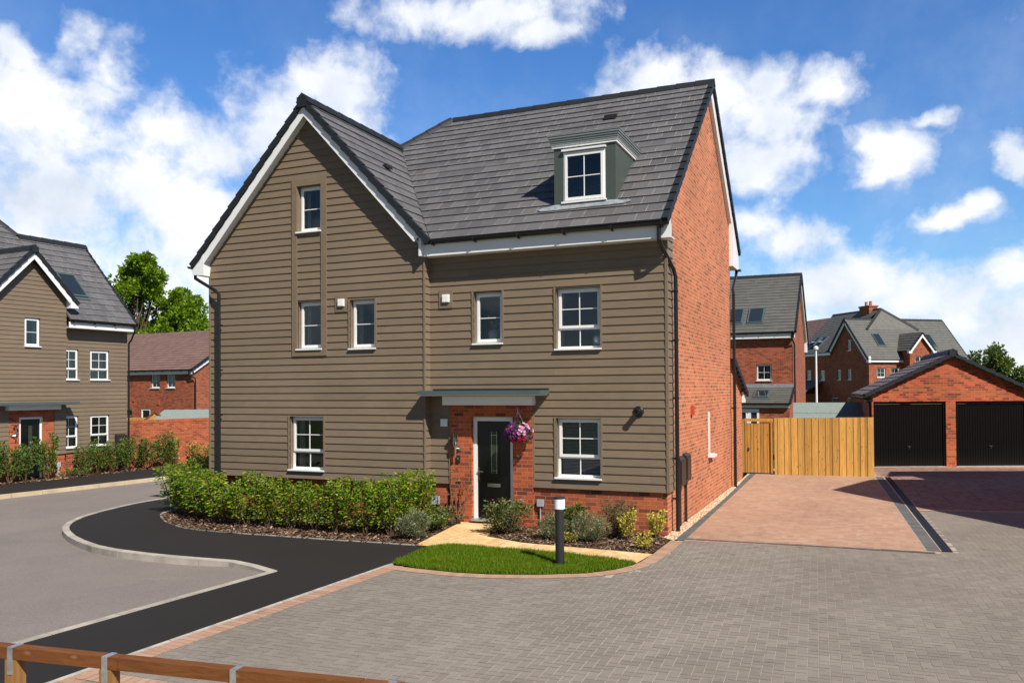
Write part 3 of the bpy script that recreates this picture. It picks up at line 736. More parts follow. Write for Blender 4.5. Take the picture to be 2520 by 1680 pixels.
# front door
w = MB()
w.box(-7.145, -7.065, 14.74, 14.80, .10, 2.09); w.box(-6.35, -6.27, 14.74, 14.80, .10, 2.09); w.box(-7.065, -6.35, 14.74, 14.80, 2.01, 2.09)
df = hb(w, 'door_frame', 'white')
w = MB(); w.box(-7.065, -6.35, 14.765, 14.81, .13, 2.01)
for a, b_, c, d in ((-6.98, -6.435, .3, .78),):
    w.box(a, b_, 14.757, 14.765, c, c+.012); w.box(a, b_, 14.757, 14.765, d, d+.012); w.box(a, a+.012, 14.757, 14.765, c, d); w.box(b_-.012, b_, 14.757, 14.765, c, d)
w.box(-6.80, -6.60, 14.752, 14.765, .95, 1.83)
door = hb(w, 'front_door', 'door')
w = MB(); w.box(-6.775, -6.625, 14.747, 14.752, .985, 1.80); w.build('door_glass', M['doorglass'], door)
w = MB()
for x in (-6.757, -6.65): w.box(x, x+.006, 14.743, 14.747, .985, 1.80)
for z in (1.04, 1.73): w.box(-6.775, -6.625, 14.742, 14.746, z, z+.006)
w.build('glazing_bar', M['steel'], door)
w = MB(); w.box(-7.055, -7.025, 14.748, 14.765, .84, 1.09); w.tube([(-7.04, 14.765, 1.02), (-7.04, 14.71, 1.02), (-6.92, 14.71, 1.02)], .010, 8); w.build('door_handle', M['steel'], door)
w = MB(); w.box(-6.85, -6.57, 14.752, 14.765, .72, .79); w.box(-6.83, -6.59, 14.747, 14.752, .73, .78); w.build('letterbox', M['steel'], door)
w = MB(); w.box(-7.15, -6.265, 14.60, 14.80, .06, .105); hb(w, 'door_sill', 'galv')
# wall light, bell, vents, flue, meter boxes
wl = MB(); c = (-7.46, 14.57)
wl.lathe((c[0], c[1], 1.50), [(.03, 0), (.042, .005), (.042, .02), (.03, .03)]); wl.tube([(-7.40, 14.66, 1.47), (-7.40, 14.60, 1.47), (-7.45, 14.57, 1.47), (-7.46, 14.57, 1.51)], .013, 8)
wl.tube([(-7.40, 14.655, 1.47), (-7.40, 14.64, 1.47)], .05, 16); wl.tube([(-7.46, 14.57, 1.30), (-7.46, 14.57, 1.50)], .018, 10)
wl.lathe((c[0], c[1], 1.76), [(.055, 0), (.085, .008), (.05, .025), (.01, .035)])
for k in range(4): wl.lathe((c[0], c[1], 1.545+.016*k), [(.05, 0), (.053, .004), (.05, .008)])
for k in range(3):
    a = k*2.1; wl.tube([(c[0]+.05*math.cos(a), c[1]+.05*math.sin(a), 1.53), (c[0]+.05*math.cos(a), c[1]+.05*math.sin(a), 1.77)], .004, 6)
lo = hb(wl, 'wall_light', 'steel')
w = MB(); w.lathe((c[0], c[1], 1.535), [(.04, 0), (.042, .22)], 14); w.build('glass_shade', M['glass'], lo)
w = MB(); w.lathe((c[0], c[1], 1.54), [(.012, 0), (.02, .06), (.022, .12), (.008, .16)], 10); w.build('light_bulb', M['lens'], lo)
w = MB(); w.box(-7.465, -7.395, 14.625, 14.66, 1.20, 1.33); dbell = hb(w, 'doorbell', 'meter'); w = MB(); w.lathe((-7.43, 14.62, 1.27), [(.012, 0), (.012, .02)], 10); w.box(-7.445, -7.415, 14.618, 14.625, 1.25, 1.29); w.build('bell_button', M['steel'], dbell)
def vent(x0, x1, z0, z1, y, mat='white'):
    w = MB(); w.box(x0, x1, y-.075, y-.03, z0, z1)
    n = 4
    for k in range(n): w.box(x0+.012+(x1-x0-.024)*k/n+.003, x0+.012+(x1-x0-.024)*(k+1)/n-.003, y-.08, y-.075, z0+.012, z1-.012)
    hb(w, 'wall_vent', mat)
vent(-10.12, -9.975, 4.385, 4.535, YG); vent(-7.77, -7.62, 4.375, 4.53, YF); vent(-7.82, -7.68, 1.90, 2.045, YF)
w = MB()
def disc(mb, c, prof, axis):
    c = Vector(c); ax = Vector(axis).normalized(); o = ax.orthogonal().normalized(); s = ax.cross(o); i0 = len(mb.v); n = 20
    for r, z in prof:
        for j in range(n):
            a = 2*math.pi*j/n; mb.v.append(tuple(c+ax*z+(o*math.cos(a)+s*math.sin(a))*r))
    for k in range(len(prof)-1):
        for j in range(n):
            a = i0+k*n+j; b_ = i0+k*n+(j+1) % n; mb.f.append((a, b_, b_+n, a+n))
    mb.f.append(tuple(i0+(len(prof)-1)*n+j for j in range(n)))
disc(w, (-3.79, 14.70, 2.21), [(.10, 0), (.10, .03), (.075, .045), (.055, .05), (.05, .17), (.06, .175), (.06, .19), (.035, .19), (.03, .15)], (0, -1, 0))
hb(w, 'boiler_flue', 'gutter')
def meter(y0, y1, z0, z1, d):
    w = MB(); x = XS
    w.prism([(x, y0, z0), (x+d, y0, z0+.02), (x+d, y0, z1-.05), (x, y0, z1)], (0, y1-y0, 0))
    w.box(x+d, x+d+.012, y0+.03, y1-.03, z0+.06, z1-.09)
    o = hb(w, 'meter_box', 'meter')
    w = MB(); w.tube([(x+.04, y0+.12, z0+.02), (x+.04, y0+.12, 0)], .024, 10); w.box(x+.01, x+.07, y0+.06, y0+.18, z0-.05, z0+.01); w.build('supply_pipe', M['meter'], o)
meter(15.52, 15.98, .76, 1.33, .085); meter(16.08, 16.50, .80, 1.36, .085)
w = MB(); w.box(XS, XS+.06, 16.93, 17.08, 2.08, 2.27); hb(w, 'overflow_tag', 'redtag')
w = MB(); w.box(-8.06, -7.9, 14.68, 14.735, .33, .50); b1 = hb(w, 'utility_box', 'greyplastic')
w = MB(); w.box(-5.78, -5.66, 14.67, 14.735, .40, .53); w.tube([(-5.72, 14.70, .40), (-5.72, 14.70, .05)], .012, 8); hb(w, 'utility_box', 'greyplastic')
# rear single storey extension
w = MB(); zt = lambda y: 3.17-(y-22.96)*.36
sheet_wall(w, TX(XS-.01), 22.5, 24.62, 0, 3.6, (), clip=[(22, -1), (24.62, -1), (24.62, 2.50), (22, 3.45)])
sheet_wall(w, TYb(24.62), -XS+.01, 8, 0, 2.5); hb(w, 'extension_wall', 'brick_side')
w = MB(); tl = math.atan(.363)
roof_plane(w, (0, 24.98, 2.46), (-1, 0, 0), (0, -math.cos(tl), math.sin(tl)), [(3.19, 0), (8, 0), (8, 2.7), (3.19, 2.7)]); hb(w, 'extension_roof', 'tile')
w = MB(); verge(w, (-3.2, 24.98, 2.46), (-3.2, 22.5, 3.36), (1, 0, 0), h=.14); hb(w, 'verge', 'verge')
w = MB(); w.prism([(-3.29, 24.5, 2.2), (-3.29, 24.9, 2.2), (-3.29, 24.9, 2.36), (-3.29, 24.5, 2.5)], (.06, 0, 0)); hb(w, 'fascia', 'fascia')
# objects indoors on the sills
def sill_plant(x, y, z, s, lab, rs):
    t = thing('pot_plant', lab, 'plant', (x, y, z)); r_ = random.Random(rs)
    w = MB(); w.lathe((x, y, z), [(.05*s, 0), (.085*s, .05*s), (.09*s, .12*s), (.065*s, .17*s)], 14); w.build('plant_pot', M['pot'], t, smooth=True)
    w = MB()
    for k in range(16):
        a = r_.uniform(0, 6.28); e = r_.uniform(.1, .9); L = r_.uniform(.12, .3)*s
        p = Vector((x, y, z+.15*s)); d = Vector((math.cos(a)*math.cos(e)*.6, math.sin(a)*math.cos(e)*.25, math.sin(e)+.3)).normalized(); sd = Vector((.6, .2, .3)).normalized()*.02*s
        w.face([p, p+d*L*.5+sd, p+d*L, p+d*L*.5-sd])
    w.build('plant_leaves', M['rose'], t)
sill_plant(-6.77, 14.91, 3.60, 1.2, 'spiky green plant on the sill inside the narrow upper window right of the gable', 1)
sill_plant(-4.62, 14.91, 3.45, 1.1, 'pale round pot with a trailing plant inside the wide first floor window', 2)

# ------------------------------------------------------------------ secondary houses (local frames)
def loc_house(name, label, cat, loc, deg): return thing(name, label, cat, loc, R(deg), world=False)
# --- clad house across the road
lh = loc_house('clad_house', 'olive brown clad house at the left edge with a small gable over its porch', 'house', (-26.32, 20.76, 0), 86.55)
cz, zt = .453, 5.2
LW = [(.0, .70, 3.08, 4.19), (1.17, 1.97, 3.08, 4.18), (.0, .70, .63, 1.78), (1.18, 1.98, .64, 1.78)]
GW = (-1.45, -.89, 4.21, 5.19)
w = MB(); yw = .10
clad_wall(w, TY(yw), -.02, 2.75, cz, 5.05, LW, pitch=.147)
clad_wall(w, TX(2.75), yw, 5.2, cz, 7.9, (), clip=[(-1, 0), (5.4, 0), (5.4, 5.0), (2.7, 8.25), (yw-.1, 5.0)], pitch=.147)
gc = [(-2.62, .4), (.08, .4), (.08, 5.95), (-1.27, 7.25), (-2.62, 5.95)]
clad_wall(w, TY(-.1), -2.62, .08, cz, 7.3, [GW, (-1.98, -.36, .2, 2.04)], clip=gc, pitch=.147)
clad_wall(w, TX(.08), -.1, yw, cz, 5.9, pitch=.147)
clad_wall(w, TY(yw), -8, -2.6, cz, 5.05, [], pitch=.147)
w.build('cladding', M['clad'], lh)
w = MB(); sheet_wall(w, TY(yw+.03), -.02, 2.74, -1, cz+.02); sheet_wall(w, TX(2.74), yw+.03, 5.3, -1, cz+.02); sheet_wall(w, TY(-.07), -2.62, .06, -1, cz+.02, [(-1.98, -.36, -.9, 2.0)]); sheet_wall(w, TX(.06), -.07, .12, -1, cz+.02)
sheet_wall(w, TY(-.09), -1.98, -.36, -.6, 2.05, [(-1.61, -.79, -.5, 1.785)]); sheet_wall(w, TYb(5.3), -2.75, 8, -1, 5); sheet_wall(w, TY(yw+.03), -8, -2.6, -1, cz+.02)
w.build('brickwork', M['brick'], lh)
for r_ in LW: window(lh, TY(yw), *r_, 'tf', rev=.05, curtain=[(.7, .95)] if r_[2] < 1 else [(.1, .95)])
window(lh, TY(-.1), *GW, 'c2', rev=.05, curtain=[(.7, .95)])
w = MB(); w.box(-1.61, -1.54, -.06, 0, -.33, 1.785); w.box(-.86, -.79, -.06, 0, -.33, 1.785); w.box(-1.54, -.86, -.06, 0, 1.72, 1.785); df = w.build('door_frame', M['white'], lh)
w = MB(); w.box(-1.54, -.86, -.03, .02, -.33, 1.72); w.box(-1.29, -1.11, -.045, -.03, .5, 1.52); d2 = w.build('front_door', M['door'], lh)
w = MB(); w.box(-1.27, -1.13, -.05, -.045, .53, 1.49); w.build('door_glass', M['doorglass'], d2); w = MB(); w.box(-1.52, -1.40, -.07, -.05, .60, .62); w.box(-1.52, -1.5, -.05, -.03, .5, .7); w.build('door_handle', M['steel'], d2)
w = MB(); w.box(-2.6, .26, -.62, -.1, 2.22, 2.30); cp = w.build('porch_canopy', M['canopy'], lh); w = MB(); w.box(-2.1, -.24, -.3, -.1, 2.03, 2.19); w.box(-2.55, .2, -.58, -.12, 2.195, 2.217); w.build('canopy_soffit', M['fascia'], cp)
w = MB()
for k in range(3): w.lathe((-1.79, -.2, 1.30+.02*k), [(.05, 0), (.053, .004), (.05, .008)])
w.lathe((-1.79, -.2, 1.25), [(.03, 0), (.045, .01), (.03, .03)]); w.lathe((-1.79, -.2, 1.5), [(.05, 0), (.085, .01), (.02, .04)]); w.tube([(-1.79, -.2, 1.05), (-1.79, -.2, 1.27)], .02, 8); w.tube([(-1.86, -.1, 1.18), (-1.86, -.16, 1.18), (-1.79, -.2, 1.2)], .018, 8); w.tube([(-1.86, -.09, 1.18), (-1.86, -.11, 1.18)], .055, 12); w.tube([(-1.79, -.2, 1.3), (-1.79, -.2, 1.5)], .03, 8)
w.build('wall_light', M['steel'], lh)
w = MB(); w.prism([(2.2, yw-.2, .30), (2.2, yw-.2, .98), (2.2, yw, 1.02), (2.2, yw, .28)][::-1], (.42, 0, 0)); mb_ = w.build('meter_box', M['meter'], lh); w = MB(); w.tube([(2.4, yw-.06, .32), (2.4, yw-.06, -.35)], .027, 8); w.build('supply_pipe', M['meter'], mb_)
w = MB(); w.box(-.3, -.16, -.17, -.07, .0, .17); w.box(-.26, -.20, -.16, -.1, -.35, .0); w.build('utility_box', M['greyplastic'], lh)
s1 = 1.056; th2 = math.atan(s1); c2, s2 = math.cos(th2), math.sin(th2)
w = MB(); Lr = 3.05/c2; L2 = 4.65/c2
roof_plane(w, (0, -.35, 5.21), (1, 0, 0), (0, c2, s2), [(0.09, 0), (2.84, 0), (2.84, Lr), (.09, Lr)])
roof_plane(w, (0, -.35, 5.21), (1, 0, 0), (0, c2, s2), [(-2.6, .78), (.09, .78), (.09, Lr), (-1.1, L2), (-2.6, L2)])
roof_plane(w, (0, -.35, 5.21), (1, 0, 0), (0, c2, s2), [(-8, 0), (-2.6, 0), (-2.6, L2), (-8, L2)])
roof_plane(w, (0, 5.75, 5.21), (-1, 0, 0), (0, -c2, s2), [(-2.84, 0), (8, 0), (8, Lr), (-2.84, Lr)])
w.face([(.07, 2.7, 8.43), (.07, 5.9, 8.43), (-1.1, 4.3, 10.1)])
tg2 = math.atan(1.06); cg, sg = math.cos(tg2), math.sin(tg2); Lg = 1.66/cg
roof_plane(w, (-1.27+1.66, 0, 7.55-1.06*1.66), (0, 1, 0), (-cg, 0, sg), [(-.38, 0), (.3, 0), (1.95, Lg), (-.38, Lg)])
roof_plane(w, (-1.27-1.66, 0, 7.55-1.06*1.66), (0, -1, 0), (cg, 0, sg), [(-.3, 0), (.38, 0), (.38, Lg), (-1.95, Lg)])
rf = w.build('roof', M['tile'], lh)
w = MB(); ridge_caps(w, (.07, 2.7, 8.46), (2.9, 2.7, 8.46)); ridge_caps(w, (-1.27, -.42, 7.58), (-1.27, 1.9, 7.58), w=.12); ridge_caps(w, (.07, 2.7, 8.45), (-1.1, 4.3, 10.12)); w.build('ridge_tiles', M['verge'], rf)
w = MB(); verge(w, (2.84, -.35, 5.21), (2.84, 2.7, 8.43), (1, 0, 0)); verge(w, (-1.27+1.66, -.36, 7.55-1.76), (-1.27, -.36, 7.55), (0, -1, 0), h=.12); verge(w, (-1.27-1.66, -.36, 7.55-1.76), (-1.27, -.36, 7.55), (0, -1, 0), h=.12); w.box(-1.38, -1.16, -.44, -.3, 7.4, 7.6)
w.build('verge', M['verge'], lh)
w = MB(); barge(w, (-1.27+1.5, -.34, 7.55-1.59), (-1.27, -.34, 7.55), (0, -1, 0), drop=.08, h=.17); barge(w, (-1.27-1.5, -.339, 7.55-1.59), (-1.27, -.339, 7.55), (0, -1, 0), drop=.08, h=.17)
w.prism([(.08, -.36, 5.62), (.38, -.36, 5.62), (.38, -.36, 5.72), (.08, -.36, 6.05)], (0, .27, 0)); w.box(.08, 2.75, -.28, -.25, 4.93, 5.14); w.box(.08, 2.75, -.25, .1, 4.93, 4.95)
w.build('fascia', M['fascia'], lh)
w = MB(); gutter(w, (.1, -.34, 5.19), (2.86, -.34, 5.18), (0, -1, 0)); w.build('gutter', M['gutter'], lh)
w = MB(); w.tube([(2.75, -.34, 5.12), (2.75, -.34, 4.95), (2.85, 0.0, 4.6), (2.85, .12, 4.5), (2.85, .12, -.3)], .036, 8); w.build('downpipe', M['pipe'], lh)
def rooflight(parent, O, U, V, u0, u1, v0, v1, opened=False, glass='skyglass'):
    O, U, V = Vector(O), Vector(U), Vector(V); Nn = U.cross(V)
    P = lambda u, z, o: O+U*u+V*z+Nn*o
    w = MB(); f = .07
    w.tbox(P, u0-.06, u1+.06, v0-.12, v0, .0, .05); w.tbox(P, u0, u1, v0, v0+f, 0, .10); w.tbox(P, u0, u1, v1-f, v1, 0, .10); w.tbox(P, u0, u0+f, v0+f, v1-f, 0, .10); w.tbox(P, u1-f, u1, v0+f, v1-f, 0, .10)
    w.tbox(P, u0-.05, u0-.001, v0, v1, 0, .045); w.tbox(P, u1+.001, u1+.05, v0, v1, 0, .045)
    o = w.build('rooflight', M['canopy'], parent)
    w = MB(); w.tbox(P, u0+f, u1-f, v0+f, v1-f, .05, .075); w.build('pane', M[glass], o)
    if opened:
        w = MB(); m_ = (v0+v1)/2; w.hexa([P(u0+.02, m_-.35, .42), P(u1-.02, m_-.35, .42), P(u1-.02, m_+.02, .12), P(u0+.02, m_+.02, .12), P(u0+.02, m_-.35, .46), P(u1-.02, m_-.35, .46), P(u1-.02, m_+.02, .16), P(u0+.02, m_+.02, .16)])
        w.build('open_sash', M['white'], o)
    return o
vz = lambda z: (z-5.21)/s2
rooflight(lh, (0, -.35, 5.21), (1, 0, 0), (0, c2, s2), .62, 1.38, vz(6.12), vz(7.02))
# --- brown roofed brick house
bh = loc_house('brick_house', 'red brick house with a brown tiled roof seen over the brick garden wall', 'house', (-39.05, 39.88, 0), -3.45)
BW = [(-3.63, -2.80, 2.85, 3.83), (-2.21, -1.40, 2.85, 3.83), (-2.5, -.6, .2, 1.5), (-9.2, -5.4, .2, 1.5)]
w = MB(); sheet_wall(w, TY(0), -14, .2, -3, 3.95, BW+[(-4.54, -3.66, -1, 1.5)]); sheet_wall(w, TX(.2), 0, 9, -3, 7, (), clip=[(0, -3), (9, -3), (9, 3.95), (4.5, 6.7), (0, 3.95)])
w.build('wall', M['brick_far'], bh)
window(bh, TY(0), *BW[0], 'g4', revmat='brick_far', curtain=[(.1, .3)]); window(bh, TY(0), *BW[1], 'g4', revmat='brick_far', curtain=[(.05, .95)])
window(bh, TY(0), *BW[2], 'tf', revmat='brick_far'); window(bh, TY(0), *BW[3], 'tf', revmat='brick_far')
w = MB(); w.box(-4.54, -4.44, .02, .08, -1, 1.5); w.box(-3.76, -3.66, .02, .08, -1, 1.5); w.box(-4.44, -3.76, .02, .08, 1.42, 1.5); fo = w.build('door_frame', M['white'], bh)
w = MB(); w.box(-4.44, -3.76, .06, .1, -1, 1.42); w.build('front_door', M['door'], bh)
th3 = math.atan(.594); Lb = 4.8/math.cos(th3)
w = MB(); roof_plane(w, (0, -.3, 4.0), (1, 0, 0), (0, math.cos(th3), math.sin(th3)), [(-14, 0), (.35, 0), (.35, Lb), (-14, Lb)]); roof_plane(w, (0, 9.3, 4.0), (-1, 0, 0), (0, -math.cos(th3), math.sin(th3)), [(-.35, 0), (14, 0), (14, Lb), (-.35, Lb)])
w.build('roof', M['tile_brown'], bh)
w = MB(); verge(w, (.36, -.3, 4.0), (.36, 4.5, 6.85), (1, 0, 0), h=.14); w.build('verge', M['verge'], bh)
w = MB(); barge(w, (.24, -.2, 4.06), (.24, 4.5, 6.85), (1, 0, 0), drop=.1, h=.2, t=.1); w.box(-14, .3, -.2, -.17, 3.72, 3.93); w.build('fascia', M['fascia'], bh)
w = MB(); gutter(w, (-14, -.29, 3.98), (.35, -.29, 3.98), (0, -1, 0)); w.build('gutter', M['gutter'], bh)
w = MB(); w.tube([(.1, -.29, 3.95), (.1, -.25, 3.7), (.45, -.08, 3.45), (.48, -.08, 3.3), (.48, -.08, -1)], .045, 8); w.build('downpipe', M['pipe'], bh)
w = MB(); w.box(-2.98, -2.8, -.05, 0, 1.78, 2.0); w.box(-5.3, -5.15, -.05, 0, 2.0, 2.15); w.build('overflow_tag', M['redtag'], bh)
# --- house beyond the gate
ah = loc_house('brick_house', 'three storey red brick house behind the timber gate, with two rooflights and a lean-to roof', 'house', (-3.55, 46.3, 0), 0)
w = MB(); AW = (-1.88, -1.07, 3.0, 3.89)
sheet_wall(w, TY(0), -9, 0, -1.5, 5.5, [AW]); sheet_wall(w, TX(0), 0, 9.9, -1.5, 9.3, (), clip=[(0, -2), (9.9, -2), (9.9, 5.3), (4.8, 9.1), (0, 5.45)])
sheet_wall(w, TY(-2.3), -9, -.0, -1.5, 1.75, [(-9, -1.49, -1.4, 1.53)]); sheet_wall(w, TX(-.005), -2.3, 0, -1.5, 2.5, (), clip=[(-2.3, -2), (0, -2), (0, 2.45), (-2.3, 1.7)])
w.build('wall', M['brick_far'], ah)
window(ah, TY(0), *AW, 'g4', revmat='brick_far', curtain=[(.05, .5), (.6, .95)])
w = MB(); w.box(-3.4, -1.49, -2.32, -2.25, 1.35, 1.53); w.box(-1.6, -1.49, -2.32, -2.25, 0, 1.35); w.box(-2.15, -1.9, -2.32, -2.25, 0, 1.35); pd = w.build('patio_door', M['white'], ah); w = MB(); w.box(-3.4, -1.6, -2.27, -2.26, 0, 1.35); w.build('pane', M['skyglass'], pd)
sA = (9.22-5.58)/5.15; tA = math.atan(sA); cA, sA_ = math.cos(tA), math.sin(tA); LA = 5.15/cA
w = MB(); roof_plane(w, (0, -.35, 5.58), (1, 0, 0), (0, cA, sA_), [(-9, 0), (.18, 0), (.18, LA), (-9, LA)]); roof_plane(w, (0, 10.3, 5.3), (-1, 0, 0), (0, -cA, sA_), [(-.18, 0), (9, 0), (9, 5.5/cA), (-.18, 5.5/cA)])
ra = w.build('roof', M['tile_far'], ah)
w = MB(); ridge_caps(w, (-9, 4.8, 9.25), (.22, 4.8, 9.25)); w.build('ridge_tiles', M['verge'], ra)
w = MB(); verge(w, (.18, -.35, 5.58), (.18, 4.8, 9.22), (1, 0, 0)); verge(w, (.18, 10.3, 5.3), (.18, 4.8, 9.2), (1, 0, 0)); w.build('verge', M['verge'], ah)
w = MB(); w.box(-9, .15, -.28, -.25, 5.26, 5.5); barge(w, (0, 9.9, 5.65), (0, 4.8, 9.22), (1, 0, 0), drop=.1, h=.3, t=.15); w.box(.0, .13, 9.4, 10.1, 4.85, 5.5); w.prism([(0, -.28, 5.26), (0, 0, 5.26), (0, 0, 5.7), (0, -.28, 5.5)], (.1, 0, 0)); w.box(-9, .0, -2.42, -2.39, 1.6, 1.76); w.build('fascia', M['fascia'], ah)
w = MB(); gutter(w, (-9, -.34, 5.56), (.2, -.34, 5.56), (0, -1, 0)); gutter(w, (-9, -2.52, 1.8), (.02, -2.52, 1.8), (0, -1, 0)); w.build('gutter', M['gutter'], ah)
w = MB(); w.tube([(.0, -.3, 5.5), (.0, -.25, 5.2), (.10, -.03, 4.9), (.10, -.03, -1)], .045, 8); w.build('downpipe', M['pipe'], ah)
tl2 = math.atan(.31); w = MB(); roof_plane(w, (0, -2.6, 1.83), (1, 0, 0), (0, math.cos(tl2), math.sin(tl2)), [(-9, 0), (.0, 0), (.04, 2.72), (-9, 2.72)], gauge=.32); lt = w.build('lean_to_roof', M['tile_far'], ah)
w = MB(); w.box(-9, .02, -.03, -.004, 2.62, 2.82); w.build('lead_flashing', M['lead'], lt)
w = MB(); verge(w, (.05, -2.6, 1.83), (.05, 0, 2.62), (1, 0, 0), h=.1); w.build('verge', M['verge'], ah)
for u in (-3.5, -2.4): rooflight(ah, (0, -.35, 5.58), (1, 0, 0), (0, cA, sA_), u, u+.84, (6.12-5.58)/sA_, (7.0-5.58)/sA_)
rooflight(ah, (0, -2.6, 1.83), (1, 0, 0), (0, math.cos(tl2), math.sin(tl2)), -1.85, -1.1, .8, 1.95)
# --- large brick house at the back
bb = loc_house('brick_house', 'large far brick house behind the garage with crossing grey roofs and a chimney', 'house', (.31, 84.98, 0), 38.16)
w = MB(); BWn = [(.89, 1.85, 3.5, 4.42), (2.45, 3.4, 3.5, 4.42)]
DW = [(9.0, 9.83, 3.4, 4.42), (6.7, 7.5, 3.3, 4.36), (4.16, 4.7, 3.3, 4.38), (2.57, 3.14, 3.3, 4.38), (2.57, 3.14, 6.15, 7.24), (2.7, 3.3, .4, 1.58), (4.6, 5.6, .4, 1.58)]
sheet_wall(w, TY(0), 0, 11, -2, 5.4, BWn)
dwn_ = [(-b_, -a, c, d) for a, b_, c, d in DW]
sheet_wall(w, TXn(0), -6.0, 0, -2, 9.2, dwn_, clip=[(-6.0, -3), (0, -3), (0, 5.2), (-3.23, 9.1), (-6.0, 6.1)]); sheet_wall(w, TXn(0), -16.5, -6.0, -2, 6.1, dwn_)
sheet_wall(w, TX(11), 0, 6.5, -2, 9.2, (), clip=[(0, -3), (6.5, -3), (6.5, 5.2), (3.2, 9.1), (0, 5.2)])
GW2 = (4.35, 5.0, 4.5, 5.5)
sheet_wall(w, TY(-1), 3.75, 6.25, -2, 7.7, [GW2], clip=[(3.75, -3), (6.25, -3), (6.25, 6.0), (5, 7.4), (3.75, 6.0)]); sheet_wall(w, TXn(3.75), 0, 1, -2, 6.1); sheet_wall(w, TX(6.25), -1, 0, -2, 6.1)
wb_ = w.build('wall', M['brick_far'], bb)
for q in BWn: window(bb, TY(0), *q, 'g4', revmat='brick_far', curtain=[(.05, .95)])
window(bb, TY(-1), *GW2, 'c2', revmat='brick_far')
for q in dwn_: window(bb, TXn(0), *q, 'g4' if q[1]-q[0] > .7 else 'c2', revmat='brick_far', curtain=[(.05, .95)])
sB = 1.18; tB = math.atan(sB); cB, sB_ = math.cos(tB), math.sin(tB); LB = 3.5/cB
w = MB(); roof_plane(w, (0, -.3, 5.2), (1, 0, 0), (0, cB, sB_), [(-.25, 0), (11.3, 0), (11.3, LB), (-.25, LB)]); roof_plane(w, (0, 6.7, 5.2), (-1, 0, 0), (0, -cB, sB_), [(-11.3, 0), (-4.5, 0), (.25, 1.35), (.25, LB), (-11.3, LB)])
tW = math.atan((10.44-6.15)/4.8); cW, sW = math.cos(tW), math.sin(tW); LWn = 4.8/cW
roof_plane(w, (-.3, 0, 6.15), (0, -1, 0), (cW, 0, sW), [(-11.4, 0), (-5.5, 0), (-3.84, LWn), (-11.4, LWn)])
roof_plane(w, (9.3, 0, 6.15), (0, 1, 0), (-cW, 0, sW), [(3.0, 0), (11.4, 0), (11.4, LWn), (3.84, LWn)])
w.face([(1.5, 2.2, 8.2), (7.6, 2.2, 8.2), (4.5, 3.84, 10.44)])
tS = math.atan(1.15); cS, sS = math.cos(tS), math.sin(tS); LS = 1.5/cS
roof_plane(w, (3.5, 0, 7.75-1.725), (0, -1, 0), (cS, 0, sS), [(-.4, 0), (1.25, 0), (1.25, LS), (-1.85, LS)]); roof_plane(w, (6.5, 0, 7.75-1.725), (0, 1, 0), (-cS, 0, sS), [(-1.25, 0), (.4, 0), (1.85, LS), (-1.25, LS)])
rb_ = w.build('roof', M['tile_far'], bb)
w = MB(); ridge_caps(w, (4.5, 3.84, 10.46), (4.5, 11.4, 10.46)); ridge_caps(w, (4.5, 3.84, 10.46), (1.5, 2.2, 8.25)); ridge_caps(w, (4.5, 3.84, 10.46), (7.6, 2.2, 8.25)); ridge_caps(w, (-.25, 3.2, 9.33), (11.3, 3.2, 9.33)); w.build('ridge_tiles', M['verge'], rb_)
w = MB(); verge(w, (-.27, -.3, 5.2), (-.27, 3.2, 9.33), (-1, 0, 0), h=.15); verge(w, (-.27, 5.8, 6.27), (-.27, 3.2, 9.33), (-1, 0, 0), h=.15); verge(w, (11.3, -.3, 5.2), (11.3, 3.2, 9.33), (1, 0, 0), h=.15)
verge(w, (3.5, -1.26, 6.02), (5, -1.26, 7.75), (0, -1, 0), h=.12); verge(w, (6.5, -1.26, 6.02), (5, -1.26, 7.75), (0, -1, 0), h=.12); w.build('verge', M['verge'], bb)
w = MB(); barge(w, (-.2, -.1, 5.43), (-.2, 3.2, 9.33), (-1, 0, 0), drop=.1, h=.28); barge(w, (-.2, 5.7, 6.38), (-.2, 3.2, 9.33), (-1, 0, 0), drop=.1, h=.28); w.box(-.25, 0, -.3, .05, 4.9, 5.5)
w.box(0, 3.7, -.22, -.19, 4.95, 5.14); w.box(6.3, 11, -.22, -.19, 4.95, 5.14); w.box(-.22, -.19, 5.5, 16.5, 5.85, 6.1)
barge(w, (3.55, -1.24, 6.08), (5, -1.24, 7.75), (0, -1, 0), drop=.1, h=.2); barge(w, (6.45, -1.239, 6.08), (5, -1.239, 7.75), (0, -1, 0), drop=.1, h=.2); w.box(3.45, 3.8, -1.27, -1.0, 5.75, 6.05); w.box(6.2, 6.55, -1.27, -1.0, 5.75, 6.05)
w.build('fascia', M['fascia'], bb)
w = MB(); w.box(4.0, 5.0, 4.9, 6.4, 9.6, 10.75); w.box(3.93, 5.07, 4.83, 6.47, 10.75, 10.9); ch = w.build('chimney', M['brick_far'], bb)
w = MB(); w.lathe((4.5, 5.3, 10.9), [(.16, 0), (.14, .4), (.17, .45)]); w.lathe((4.5, 5.95, 10.9), [(.16, 0), (.14, .4), (.17, .45)]); w.build('chimney_pot', M['chimneypot'], ch)
zB = lambda z: (z-5.2)/sB_
rooflight(bb, (0, -.3, 5.2), (1, 0, 0), (0, cB, sB_), 1.75, 2.6, zB(6.55), zB(7.75)); rooflight(bb, (0, -.3, 5.2), (1, 0, 0), (0, cB, sB_), 7.7, 8.5, zB(6.55), zB(7.75))
for y0 in (8.2, 9.4): rooflight(bb, (-.3, 0, 6.15), (0, -1, 0), (cW, 0, sW), -y0-.85, -y0, .8, 2.6, opened=True)
w = MB(); w.box(.0, 2.5, -.6, -.58, 0, .1)
